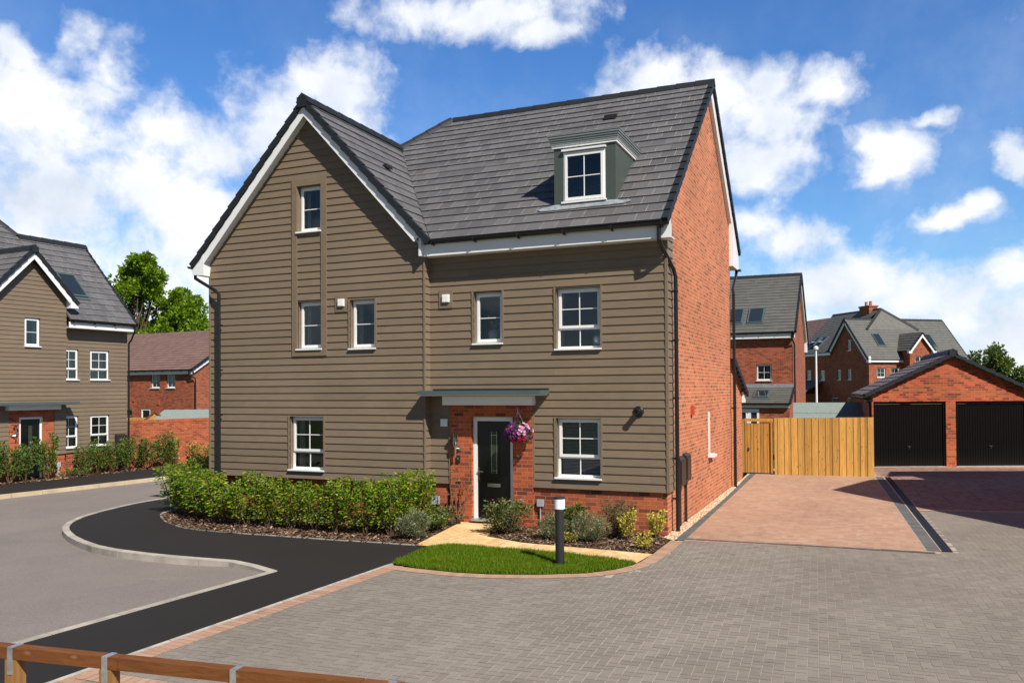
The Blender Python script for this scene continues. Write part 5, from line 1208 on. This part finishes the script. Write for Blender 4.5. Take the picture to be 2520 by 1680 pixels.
# gravel, chips, grass
def scatter(name, region, n, mat, size, z=.02, seed=1, flat=.4, stones=False, region_fn=None):
    r_ = random.Random(seed); mb = MB(); xs = [p[0] for p in region]; ys = [p[1] for p in region]; c = 0; t = 0
    while c < n and t < n*40:
        t += 1; x, y = r_.uniform(min(xs), max(xs)), r_.uniform(min(ys), max(ys))
        if not in_poly(x, y, region): continue
        c += 1; s = size*r_.uniform(.6, 1.5); a = r_.uniform(0, 6.28); zz = gz(x)+z+r_.uniform(0, s*.5)
        if stones:
            pts = [(math.cos(a+k*math.pi*2/5)*s*r_.uniform(.7, 1.1), math.sin(a+k*math.pi*2/5)*s*r_.uniform(.7, 1.1)) for k in range(5)]
            i = len(mb.v); mb.v.append((x, y, zz+s*.75))
            for px, py in pts: mb.v.append((x+px, y+py, zz+s*.1))
            for k in range(5): mb.f.append((i, i+1+k, i+1+(k+1) % 5))
        else:
            d = Vector((math.cos(a), math.sin(a), r_.uniform(-.3, .5)))*s; e = Vector((-math.sin(a), math.cos(a), r_.uniform(-.4, .4)))*s*r_.uniform(.2, .5)
            p = Vector((x, y, zz)); mb.face([p-d-e, p+d-e, p+d*1.1+e, p-d*.9+e])
    return mb.build(name, M[mat], uvs=False)
BED1 = BE[3:]+[(-7.02, 12.3), (-7.42, 14.4), (-13.6, 14.4)]
BED2 = [(-6.6, 14.5), (-6.24, 13.42), (-5.41, 13.08), (-4.6, 13.02), (-3.85, 12.99), (-3.2, 12.9), (-3.16, 13.2), (-3.16, 14.1), (-3.3, 14.6)]
o = scatter('bark_chip_mulch', BED1, 9000, 'chips', .028, .012, 3); tag(o, 'brown bark chip mulch under the long hedge in front of the gable', 'mulch', kind='stuff')
o = scatter('bark_chip_mulch', BED2, 5500, 'chips', .024, .016, 4); tag(o, 'brown bark chip mulch round the low plants right of the front door', 'mulch', kind='stuff')
o = scatter('bark_chip_mulch', [(-24.85, 26.35), (-25.35, 20.34), (-25.55, 17.82), (-26.3, 18), (-26.3, 20), (-26.1, 25)], 2500, 'chips', .04, .014, 5); tag(o, 'bark chip mulch beside the far pavement below the clad house', 'mulch', kind='stuff')
o = scatter('gravel', [(-3.27, 14.35), (-3.06, 14.15), (-3.10, 20), (-3.28, 26.0)], 5200, 'gravel', .016, .012, 6, stones=True); tag(o, 'strip of pale gravel along the foot of the brick side wall', 'gravel', kind='stuff')
def grass(name, region, n, h, seed, lab):
    r_ = random.Random(seed); mb = MB(); xs = [p[0] for p in region]; ys = [p[1] for p in region]; c = 0
    while c < n:
        x, y = r_.uniform(min(xs), max(xs)), r_.uniform(min(ys), max(ys))
        if not in_poly(x, y, region): continue
        if abs(x+4.22)**2+abs(y-11.63)**2 < .013: continue
        c += 1; a = r_.uniform(0, 6.28); hh = h*r_.uniform(.5, 1.25)*(1+.35*noise.noise(Vector((x*2.2, y*2.2, 0)))); w_ = .0045
        dx, dy = math.cos(a), math.sin(a); l = hh*r_.uniform(.1, .7); b2 = r_.uniform(0, 6.28)
        z = gz(x)+.014
        mb.face([(x-dx*w_, y-dy*w_, z), (x+dx*w_, y+dy*w_, z), (x+math.cos(b2)*l+dx*w_*.4, y+math.sin(b2)*l+dy*w_*.4, z+hh)])
    return tag(mb.build(name, M['grassblade'], uvs=False), lab, 'grass', kind='stuff')
grass('lawn_grass', LAWN, 52000, .055, 11, 'bright green mown grass on the small curved lawn round the bollard')
o = scatter('weeds', [(-6.7, 5.25), (-5.5, 5.3), (-5.5, 4.9), (-6.7, 4.7)], 260, 'wisp', .03, .02, 8); tag(o, 'dry weeds on the bare soil behind the knee rail', 'weeds', kind='stuff')

# ------------------------------------------------------------------ plants
def leaf(mb, p, d, L, w_, r_):
    d = d.normalized(); s = d.cross(Vector((r_.uniform(-1, 1), r_.uniform(-1, 1), r_.uniform(-1, 1)))).normalized()*w_; k = d.cross(s).normalized()*L*.12
    i = len(mb.v); mb.v += [tuple(p), tuple(p+d*L*.45+s+k), tuple(p+d*L-k), tuple(p+d*L*.45-s+k)]; mb.f.append((i, i+1, i+2)); mb.f.append((i, i+2, i+3))
def shrub(name, label, cat, seed, w_, h, n, L, lw, mat, group=None, shape='upright', droop=.3, shoots=9, loc=(0, 0, 0), flowers=None, gaps=.0):
    t = thing(name, label, cat, loc, 0, group, world=False); r_ = random.Random(seed)
    st = MB(); lf = MB(); tips = []
    for k in range(shoots):
        a = 6.28*k/shoots+r_.uniform(-.4, .4); rad = w_*.5*math.sqrt(r_.uniform(.02, 1)); hh = h*r_.uniform(.72, 1.08) if shape == 'upright' else h*math.sqrt(max(.08, 1-(rad/(w_*.56))**2))*r_.uniform(.85, 1.05)
        p0 = Vector((math.cos(a)*w_*.05, math.sin(a)*w_*.05, 0)); p3 = Vector((math.cos(a)*rad, math.sin(a)*rad, hh)); p1 = p0.lerp(p3, .35)+Vector((math.cos(a), math.sin(a), .2))*rad*.2
        pts = [p0, p1, p0.lerp(p3, .7)+Vector((math.cos(a), math.sin(a), 0))*rad*.15, p3]; tips.append(pts); st.tube(pts, [.012*h+.003, .009*h+.002, .006*h+.001, .003], 5)
    for k in range(n):
        pts = r_.choice(tips); u = r_.uniform(.12 if shape == 'upright' else .05, 1)**.8; i = min(2, int(u*3)); p = pts[i].lerp(pts[i+1], u*3-i)
        a = r_.uniform(0, 6.28); sp = w_*(.17 if shape == 'upright' else .16)*r_.uniform(.1, 1)*(1.15-u*.45)
        p = p+Vector((math.cos(a)*sp, math.sin(a)*sp, r_.uniform(-.5, .6)*sp)); 
        if p.z < .03: p.z = .03+r_.uniform(0, .05)
        out = Vector((p.x, p.y, 0)); d = Vector((math.cos(a), math.sin(a), 0))*.8+out*1.2/max(w_, .1)+Vector((0, 0, r_.uniform(-droop, .9-droop)))
        leaf(lf, p, d, L*r_.uniform(.6, 1.25), lw*r_.uniform(.7, 1.2), r_)
    st.build('stem', M['stem'], t, uvs=False); lf.build('foliage', M[mat], t, uvs=False)
    if flowers:
        fm, fn, fs = flowers; fl = MB()
        for k in range(fn):
            pts = r_.choice(tips); p = pts[3]+Vector((r_.uniform(-1, 1)*.05, r_.uniform(-1, 1)*.05, r_.uniform(-.02, .1)))
            for q in range(5):
                a = q*1.257; leaf(fl, p, Vector((math.cos(a), math.sin(a), .3)), fs, fs*.5, r_)
        fl.build('flower', M[fm], t, uvs=False)
    return t
gh = 'leafy hedge shrubs in front of the gable'
protos = [shrub('hedge_shrub', 'x', 'shrub', 20+k, .85, 1.0, 1350, .085, .019, 'laurel', gh, loc=(0, 0, 0), droop=.45) for k in range(3)]
hp = [(-15.15, 15.4, 1.0, 1.15), (-14.5, 14.5, 1.0, 1.2), (-13.85, 14.05, .95, 1.15), (-13.2, 13.7, .92, 1.1), (-12.55, 13.35, .95, 1.1), (-11.9, 13.1, .92, 1.0), (-11.25, 12.95, .95, 1.0), (-10.65, 12.88, .90, .92), (-10.1, 12.85, .85, .95), (-9.55, 12.85, .85, .85), (-9.05, 12.85, .95, .9), (-8.5, 12.9, .92, .95), (-7.95, 12.95, 1.02, .95), (-7.62, 13.45, 1.08, .85), (-8.3, 13.6, 1.0, 1.0),
      (-15.2, 16.4, 1.05, 1.2), (-14.55, 15.5, 1.1, 1.15), (-13.75, 14.7, 1.0, .9), (-15.0, 17.6, 1.1, 1.2), (-14.3, 16.9, 1.1, 1.2), (-13.9, 15.9, 1.1, 1.1)]
hl = ['leftmost front hedge shrub, hanging over the black pavement at the bend', 'dense hedge shrub second from the left end of the long hedge', 'hedge shrub at the bend of the bed, third from the left end', 'hedge shrub standing below the foot of the black downpipe on the left corner', 'hedge shrub just right of the left downpipe foot', 'hedge shrub left of the ground floor gable window', 'hedge shrub below the left edge of the ground floor gable window', 'thin topped hedge shrub under the middle of the gable window', 'hedge shrub below the right edge of the gable window', 'shorter hedge shrub with bare stems in the middle right of the hedge', 'hedge shrub four places from the right end of the hedge', 'yellowish hedge shrub two places left of the lavender clump', 'hedge shrub just behind and left of the lavender clump', 'tallest hedge shrub, at the right end against the gable corner', 'hedge shrub in the back row near the gable corner', 'hedge shrub behind the leftmost ones, next to the road', 'hedge shrub in the back row at the bend', 'small dark hedge shrub tucked against the left corner of the house', 'furthest hedge shrub behind the bend, beside the side of the house', 'back row hedge shrub beside the left side wall', 'back row hedge shrub between the bend and the left side wall']
for k, (x, y, hz, ws) in enumerate(hp):
    p = protos[k % 3]; loc = (x, y, gz(x)+.01)
    rz_ = rnd.uniform(0, 6.28)
    if k < 3: o = p; o.location = loc; o.rotation_euler = (0, 0, rz_); o.scale = (ws, ws, hz); o['label'] = hl[k]
    else: dup(p, loc, rz_, (ws, ws, hz), hl[k], gh)
# right bed and door planting
shrub('lavender_plant', 'round grey green lavender clump left of the path at the corner of the tarmac', 'plant', 50, .62, .50, 2300, .06, .005, 'lavender', 'lavender clumps', 'dome', -.3, 26, (-7.33, 12.75, .02))
shrub('leafy_plant', 'low green leafy plant on the left edge of the path below the grey wall box', 'plant', 51, .75, .42, 950, .07, .02, 'rose', None, 'dome', .1, 14, (-7.50, 13.7, .02))
shrub('leafy_plant', 'reddish tipped low plant beside the left side of the front door', 'plant', 52, .5, .36, 450, .06, .016, 'wisp', None, 'dome', .1, 12, (-7.45, 14.25, .02))
shrub('rose_plant', 'thin climbing rose with bare arching stems against the brick left of the front door', 'plant', 53, .45, 1.0, 55, .07, .02, 'wisp', None, 'upright', .2, 4, (-7.32, 14.42, .02))
shrub('rose_bush', 'bushy rose with small pink flowers just right of the front door', 'plant', 54, .75, .6, 1100, .065, .017, 'rose', None, 'upright', .1, 14, (-5.98, 13.75, .02), ('petal_lilac', 10, .02))
shrub('leafy_plant', 'spreading dry tinted plant on the right edge of the path before the rose bush', 'plant', 55, .6, .4, 420, .07, .012, 'wisp', None, 'dome', .1, 14, (-6.2, 13.75, .02))
shrub('lavender_plant', 'round grey green lavender clump behind the bollard, partly hidden by it', 'plant', 56, .52, .46, 1500, .055, .005, 'lavender', 'lavender clumps', 'dome', -.3, 24, (-5.05, 13.55, .02))
shrub('lavender_plant', 'largest round grey green lavender clump in the middle of the right hand bed', 'plant', 57, .68, .52, 2300, .055, .005, 'lavender', 'lavender clumps', 'dome', -.3, 28, (-4.38, 13.55, .02))
shrub('leafy_plant', 'dark green leafy plant against the plinth right behind the bollard', 'plant', 58, .5, .5, 520, .08, .02, 'darkleaf', None, 'upright', .1, 10, (-4.92, 14.25, .02))
shrub('wispy_plant', 'wispy olive plant with fine dry stems against the plinth under the wide window', 'plant', 59, .62, .6, 1500, .06, .005, 'wisp', None, 'upright', -.1, 22, (-4.05, 14.2, .02))
shrub('leafy_plant', 'tiny lime green plant at the foot of the largest lavender clump', 'plant', 60, .28, .2, 150, .06, .02, 'variegated', None, 'dome', .1, 8, (-4.66, 13.3, .02))
shrub('golden_shrub', 'upright yellow leaved shrub, the taller and left one of the three golden shrubs', 'shrub', 61, .30, .5, 460, .045, .014, 'yellowleaf', 'golden shrubs', 'upright', .1, 8, (-3.80, 13.9, .02))
shrub('golden_shrub', 'bushy yellow leaved shrub against the brick corner by the downpipes', 'shrub', 62, .36, .46, 560, .045, .015, 'yellowleaf', 'golden shrubs', 'upright', .1, 9, (-3.38, 14.25, .02))
shrub('golden_shrub', 'smallest yellow leaved shrub at the front corner of the bed by the path end', 'shrub', 63, .34, .3, 320, .045, .014, 'yellowleaf', 'golden shrubs', 'dome', .1, 8, (-3.34, 13.22, .02))
# plants across the road
g2 = 'hedge shrubs below the clad house'
pr2 = [shrub('hedge_shrub', 'x', 'shrub', 70+k, .85, 1.0, 1150, .09, .026, 'darkleaf', g2, 'upright', .3, shoots=9) for k in range(2)]
lp2 = [(-25.75, 18.4, 1.25, .9, 'far shrub cut off by the left edge of the view'), (-25.85, 19.0, 1.2, .7, 'slim far shrub left of the black door of the clad house'), (-25.6, 19.62, 1.45, .85, 'square dark shrub standing in front of the black door of the clad house'), (-25.85, 21.3, 1.05, .75, 'far shrub below the left ground floor window of the clad house'), (-25.85, 21.9, 1.15, .7, 'far shrub between the two ground floor windows of the clad house'), (-25.75, 22.5, 1.1, .9, 'far shrub below the right ground floor window of the clad house'), (-25.7, 23.0, 1.15, .7, 'far shrub just left of the meter box of the clad house'), (-25.65, 23.8, 1.2, .95, 'far bushy shrub in front of the short end of the garden wall'), (-25.5, 24.7, 1.25, 1.0, 'far dark shrub in front of the brick garden wall')]
for k, (x, y, hz, ws, lb) in enumerate(lp2):
    loc = (x, y, gz(x)+.01)
    if k < 2: o = pr2[k]; o.location = loc; o.scale = (ws, ws, hz); o['label'] = lb
    else: dup(pr2[k % 2], loc, k*1.3, (ws, ws, hz), lb, g2)
shrub('leafy_plant', 'low spreading green plant at the foot of the clad house between its door and window', 'plant', 75, 1.0, .3, 420, .09, .02, 'rose', None, 'dome', .1, 12, (-25.75, 20.85, gz(-26)+.01))
shrub('hedge_shrub', 'yellow green variegated shrub against the garden wall, left of the nearest house corner', 'shrub', 76, .9, .85, 700, .09, .026, 'variegated', None, 'upright', .3, 9, (-25.3, 26.3, gz(-26)+.01))
shrub('hedge_shrub', 'lime green low shrub right beside the nearest house corner, against the garden wall', 'shrub', 77, .8, .7, 500, .11, .03, 'variegated', None, 'dome', .2, 9, (-25.1, 27.1, gz(-26)+.01))
shrub('hedge_shrub', 'tall slim yellowing shoot at the right end of the dark shrub by the garden wall', 'shrub', 78, .4, 1.15, 260, .09, .026, 'variegated', None, 'upright', .3, 5, (-25.55, 25.3, gz(-26)+.01))
# hanging basket
hbk = thing('hanging_basket', 'hanging basket of purple and pink petunias on a chain beside the front door', 'flower basket', (-6.02, 14.42, 1.8))
w = MB(); w.tube([(-6.07, 14.66, 2.24), (-6.05, 14.42, 2.27), (-6.05, 14.40, 2.22)], .008, 6); 
for a in (0, 2.1, 4.2): w.tube([(-6.05, 14.40, 2.22), (-6.03+.16*math.cos(a), 14.42+.16*math.sin(a), 1.86)], .004, 5)
w.build('chain', M['steel'], hbk)
w = MB(); w.lathe((-6.03, 14.42, 1.66), [(.04, 0), (.12, .04), (.17, .12), (.18, .2)], 16); w.build('basket', M['bark'], hbk)
r_ = random.Random(9); lf = MB(); fls = {'petal_pink': MB(), 'petal_purple': MB(), 'petal_white': MB()}
cB_ = Vector((-6.03, 14.42, 1.81))
for k in range(520):
    d = Vector((r_.gauss(0, 1), r_.gauss(0, 1), r_.gauss(0, .8))).normalized(); p = cB_+Vector((d.x*.26, d.y*.2, d.z*.19))*r_.uniform(.6, 1)
    leaf(lf, p, d+Vector((0, 0, r_.uniform(-.4, .4))), .05, .014, r_)
lf.build('foliage', M['rose'], hbk, uvs=False)
for k in range(120):
    d = Vector((r_.gauss(0, 1), -abs(r_.gauss(0, 1)), r_.gauss(0, .8))).normalized(); p = cB_+Vector((d.x*.29, d.y*.23, d.z*.2))
    mt = 'petal_white' if (d.x > .1 and d.z > -.1 and r_.random() < .75) else ('petal_pink' if (d.z < .1 and d.x > -.2 and r_.random() < .6) or r_.random() < .12 else 'petal_purple')
    s = d.orthogonal().normalized(); t = d.cross(s); m_ = fls[mt]; i = len(m_.v); m_.v.append(tuple(p-d*.012))
    for q in range(10):
        a = q*.628; rr = .032 if q % 2 else .022; m_.v.append(tuple(p+(s*math.cos(a)+t*math.sin(a))*rr+d*.008))
    for q in range(10): m_.f.append((i, i+1+q, i+1+(q+1) % 10))
for k_, m_ in fls.items(): m_.build('flower_cluster', M[k_], hbk, uvs=False)
# trees
def tree(name, label, loc, th_, cr, n, L, mat, seed, clumps, trunk_r=.35):
    t = thing(name, label, 'tree', loc, 0, None, world=False); r_ = random.Random(seed); tk = MB(); lf = MB(); cl = []
    top = Vector((0, 0, th_*.62)); tk.tube([(0, 0, 0), (.1, 0, th_*.3), tuple(top)], [trunk_r, trunk_r*.8, trunk_r*.45], 8)
    for cx, cy, cz_, rx, rz_ in cr:
        c0 = Vector((cx, cy, cz_))
        for k in range(clumps):
            d = Vector((r_.gauss(0, 1), r_.gauss(0, 1), r_.gauss(0, 1))).normalized(); q = r_.uniform(.35, 1.0)**.6
            c = c0+Vector((d.x*rx*q, d.y*rx*q, d.z*rz_*q)); cl.append((c, r_.uniform(.16, .34)*rx))
            if k % 3 == 0:
                s = Vector((0, 0, th_*r_.uniform(.25, .6))); tk.tube([s, s.lerp(c, .5)+Vector((0, 0, -.2)), c], [trunk_r*.35, trunk_r*.2, .03], 5, cap=False)
    for k in range(n):
        c, rr = r_.choice(cl); d = Vector((r_.gauss(0, 1), r_.gauss(0, 1), r_.gauss(0, .8))).normalized(); p = c+d*rr*r_.uniform(.3, 1.05)
        leaf(lf, p, d+Vector((0, 0, -.2)), L*r_.uniform(.6, 1.3), L*.38*r_.uniform(.7, 1.2), r_)
    tk.build('trunk', M['bark'], t, uvs=False); lf.build('crown', M[mat], t, uvs=False); return t
tree('broadleaf_tree', 'taller bright green tree directly behind the brown roofed house', (-77, 70, -1), 17, [(0, 0, 12.5, 4.3, 5.5), (-1.5, 0, 9, 3.6, 4), (1, 0, 16.5, 2.6, 2.6)], 26000, .40, 'treeleaf', 31, 38, .4)
tree('broadleaf_tree', 'lower, more open green tree behind the brown roof, touching the nearest house', (-71.5, 72.5, -1), 14, [(0, 0, 10.0, 3.6, 4.2), (2.2, 0, 8.5, 3.0, 3.6), (-1, 0, 13, 2.2, 2.6)], 20000, .40, 'treeleaf', 32, 32, .4)
tree('broadleaf_tree', 'rounded green tree top rising behind the right slope of the garage roof', (17.5, 149, -3), 9.5, [(-3.4, 0, 6.6, 3.8, 3.6), (0, 0, 8.0, 3.6, 3.6), (2.6, 0, 6.2, 3.4, 4.0), (-5, 0, 6.4, 2.6, 2.4)], 17000, .5, 'treeleaf2', 33, 26, .4)
tree('broadleaf_tree', 'small distant tree top just above the far right end of the garage roof', (22.5, 149.5, -3), 6, [(0, 0, 5.0, 2.6, 2.4), (2.6, 0, 4.2, 2.4, 2.4)], 4500, .5, 'treeleaf2', 34, 16, .3)

# ------------------------------------------------------------------ camera, sun, sky
cam = bpy.data.cameras.new('camera'); co = bpy.data.objects.new('camera', cam); C.objects.link(co); sc.camera = co
yaw, pit, rol = .404254, .01589, -.006716
F = Vector((-math.sin(yaw)*math.cos(pit), math.cos(yaw)*math.cos(pit), math.sin(pit))); Rt = Vector((math.cos(yaw), math.sin(yaw), 0)); Up = Rt.cross(F)
r1 = Rt*math.cos(rol)+Up*math.sin(rol); u1 = Up*math.cos(rol)-Rt*math.sin(rol)
mt_ = Matrix((( r1.x, u1.x, -F.x, 0), (r1.y, u1.y, -F.y, 0), (r1.z, u1.z, -F.z, 2.63), (0, 0, 0, 1))); co.matrix_world = mt_
cam.sensor_width = 36; cam.lens = 36*2033.35/2520; cam.shift_y = 85.1/2520; cam.clip_end = 3000; cam.clip_start = .1
sd = Vector((1.43, -1.0, 1.75)).normalized()
sun = bpy.data.lights.new('sun', 'SUN'); sun.energy = 5.0; sun.angle = R(.5); sun.color = (1, .935, .835)
so = bpy.data.objects.new('sun', sun); C.objects.link(so); so.rotation_euler = sd.to_track_quat('Z', 'Y').to_euler()
wd = bpy.data.worlds.new('World'); sc.world = wd; wd.use_nodes = True; nt = wd.node_tree; bg = nt.nodes['Background']
sky = N(nt, 'ShaderNodeTexSky', sky_type='NISHITA', sun_disc=False); sky.sun_elevation = math.asin(sd.z); sky.sun_rotation = math.atan2(sd.x, sd.y)
sky.altitude = 0; sky.air_density = 1.0; sky.dust_density = .35; sky.ozone_density = 2.2
BL = [(-0.937,0.289,0.075,0.055),(-0.880,0.377,0.029,0.025),(-0.859,0.343,0.030,0.047),(-0.952,0.346,0.023,0.018),(-0.908,0.219,0.105,0.088),(-0.824,0.228,0.075,0.060),(-0.779,0.203,0.064,0.057),(-0.936,0.127,0.102,0.072),(-0.828,0.124,0.088,0.076),(-0.737,0.167,0.075,0.078),(-0.629,0.350,0.075,0.041),(-0.679,0.305,0.064,0.061),(-0.609,0.300,0.071,0.057),(-0.442,0.434,0.147,0.026),(-0.362,0.411,0.058,0.020),(-0.232,0.356,0.067,0.041),(-0.166,0.337,0.065,0.037),(-0.102,0.345,0.029,0.027),(-0.045,0.334,0.046,0.027),(-0.093,0.307,0.067,0.041),(-0.108,0.262,0.063,0.038),(-0.263,0.343,0.047,0.019),(0.035,0.257,0.052,0.027),(0.026,0.239,0.048,0.027),(0.065,0.284,0.025,0.011),(0.076,0.179,0.046,0.016),(0.105,0.190,0.020,0.013),(-0.085,0.164,0.062,0.029),(-0.123,0.186,0.039,0.025),(0.149,0.237,0.019,0.026),(-0.039,0.112,0.119,0.044),(0.071,0.097,0.108,0.042),(0.132,0.111,0.059,0.027),(0.150,0.056,0.076,0.054),(-0.017,0.053,0.180,0.044),(-0.837,0.048,0.173,0.057),(-0.369,0.215,0.026,0.010),(-0.755,0.262,0.06,0.045),(-0.757,0.165,0.08,0.07),(-0.80,0.285,0.05,0.035)]
# clouds elsewhere round the sky, outside the view
rc = random.Random(4)
for k in range(6):
    BL.append((rc.uniform(.4, 3.1) if k % 2 else rc.uniform(-3.1, -1.25), rc.uniform(.08, .8), rc.uniform(.12, .3), rc.uniform(.04, .12)))
tc = N(nt, 'ShaderNodeTexCoord'); sx = N(nt, 'ShaderNodeSeparateXYZ'); nt.links.new(tc.outputs['Generated'], sx.inputs[0])
def mth(op, a, b=None, c=None, clamp=False):
    n = N(nt, 'ShaderNodeMath', operation=op); n.use_clamp = clamp
    for i, v in enumerate((a, b, c)):
        if v is None: continue
        if isinstance(v, (int, float)): n.inputs[i].default_value = v
        else: nt.links.new(v, n.inputs[i])
    return n.outputs[0]
az = mth('ARCTAN2', sx.outputs[0], sx.outputs[1]); el = mth('ARCSINE', sx.outputs[2])
cb = N(nt, 'ShaderNodeCombineXYZ'); nt.links.new(az, cb.inputs[0]); nt.links.new(el, cb.inputs[1])
# domain warp
nw = N(nt, 'ShaderNodeTexNoise'); nw.inputs['Scale'].default_value = 9; nw.inputs['Detail'].default_value = 5; nw.inputs['Roughness'].default_value = .6; nt.links.new(cb.outputs[0], nw.inputs['Vector'])
vm = N(nt, 'ShaderNodeVectorMath', operation='MULTIPLY_ADD'); nt.links.new(nw.outputs['Color'], vm.inputs[0]); vm.inputs[1].default_value = (.09, .06, 0); 
sb = N(nt, 'ShaderNodeVectorMath', operation='SUBTRACT'); nt.links.new(cb.outputs[0], sb.inputs[0]); sb.inputs[1].default_value = (.045, .03, 0); nt.links.new(sb.outputs[0], vm.inputs[2])
uvw = vm.outputs[0]; fld = None
for u, v, a, b_ in BL:
    s = N(nt, 'ShaderNodeVectorMath', operation='SUBTRACT'); nt.links.new(uvw, s.inputs[0]); s.inputs[1].default_value = (u, v, 0)
    m2 = N(nt, 'ShaderNodeVectorMath', operation='MULTIPLY'); nt.links.new(s.outputs[0], m2.inputs[0]); m2.inputs[1].default_value = (1/a, 1/b_, 0)
    ln = N(nt, 'ShaderNodeVectorMath', operation='LENGTH'); nt.links.new(m2.outputs[0], ln.inputs[0])
    f = mth('SUBTRACT', 1.3, ln.outputs['Value'])
    if fld is None: fld = f
    else:
        n_ = N(nt, 'ShaderNodeMath', operation='SMOOTH_MAX'); nt.links.new(fld, n_.inputs[0]); nt.links.new(f, n_.inputs[1]); n_.inputs[2].default_value = .3; fld = n_.outputs[0]
n1 = N(nt, 'ShaderNodeTexNoise'); n1.inputs['Scale'].default_value = 11; n1.inputs['Detail'].default_value = 8; n1.inputs['Roughness'].default_value = .56; n1.inputs['Distortion'].default_value = .3; nt.links.new(cb.outputs[0], n1.inputs['Vector'])
n2 = N(nt, 'ShaderNodeTexNoise'); n2.inputs['Scale'].default_value = 6; n2.inputs['Detail'].default_value = 5; nt.links.new(cb.outputs[0], n2.inputs['Vector'])
n4 = N(nt, 'ShaderNodeTexNoise'); n4.inputs['Scale'].default_value = 34; n4.inputs['Detail'].default_value = 6; n4.inputs['Roughness'].default_value = .6; nt.links.new(uvw, n4.inputs['Vector'])
fld = mth('ADD', fld, mth('MULTIPLY_ADD', n4.outputs[0], 1.1, -.6))
dens = mth('ADD', fld, mth('MULTIPLY_ADD', n1.outputs[0], 2.3, -1.2))
cov = mth('SMOOTHSTEP', dens, 0, 1) if False else None
mr = N(nt, 'ShaderNodeMapRange', interpolation_type='SMOOTHSTEP'); nt.links.new(dens, mr.inputs[0]); mr.inputs[1].default_value = -.12; mr.inputs[2].default_value = .95
n3 = N(nt, 'ShaderNodeTexNoise'); n3.inputs['Scale'].default_value = 3.2; n3.inputs['Detail'].default_value = 7; n3.inputs['Roughness'].default_value = .6; nt.links.new(cb.outputs[0], n3.inputs['Vector'])
lowr = N(nt, 'ShaderNodeMapRange'); nt.links.new(el, lowr.inputs[0]); lowr.inputs[1].default_value = .45; lowr.inputs[2].default_value = .05; lowr.inputs[3].default_value = .05; lowr.inputs[4].default_value = .6
veil = N(nt, 'ShaderNodeMapRange', interpolation_type='SMOOTHSTEP'); nt.links.new(n3.outputs[0], veil.inputs[0]); veil.inputs[1].default_value = .42; veil.inputs[2].default_value = .75
cov = mth('MAXIMUM', mr.outputs[0], mth('MULTIPLY', veil.outputs[0], lowr.outputs[0]))
shade = ramp(nt, mth('ADD', mth('MULTIPLY', n2.outputs[0], .9), mth('MULTIPLY', n1.outputs[0], .35)), [(.46, (.60, .68, .80)), (.60, (.84, .88, .94)), (.74, (1, 1, 1))])
CL = 9.0
cloud = mixc(nt, 1.0, shade, (CL, CL, CL*1.01), 'MULTIPLY')
tint = mixc(nt, 1.0, sky.outputs[0], ramp(nt, el, [(0, (.85, 1.08, 1.25)), (.14, (.68, .99, 1.28)), (.30, (.54, .90, 1.3)), (.46, (.47, .86, 1.32)), (.95, (.24, .42, .66))]), 'MULTIPLY')
back = N(nt, 'ShaderNodeMapRange', interpolation_type='SMOOTHSTEP'); nt.links.new(sx.outputs[1], back.inputs[0]); back.inputs[1].default_value = -.55; back.inputs[2].default_value = .35; back.inputs[3].default_value = .42; back.inputs[4].default_value = 1  # added dimming of the sky behind the camera, weakens fill and deepens shade
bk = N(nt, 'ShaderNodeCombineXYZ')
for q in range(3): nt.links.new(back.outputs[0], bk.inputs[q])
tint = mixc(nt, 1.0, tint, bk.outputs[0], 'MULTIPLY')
fin = mixc(nt, cov, tint, cloud)
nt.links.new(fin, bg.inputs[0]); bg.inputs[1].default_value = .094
sc.view_settings.view_transform = 'Standard'; sc.view_settings.look = 'None'; sc.view_settings.exposure = .38; sc.view_settings.gamma = 1
sc.cycles.max_bounces = 6; sc.cycles.transparent_max_bounces = 12; sc.cycles.diffuse_bounces = 3; sc.cycles.glossy_bounces = 3
sc.cycles.use_denoising = True
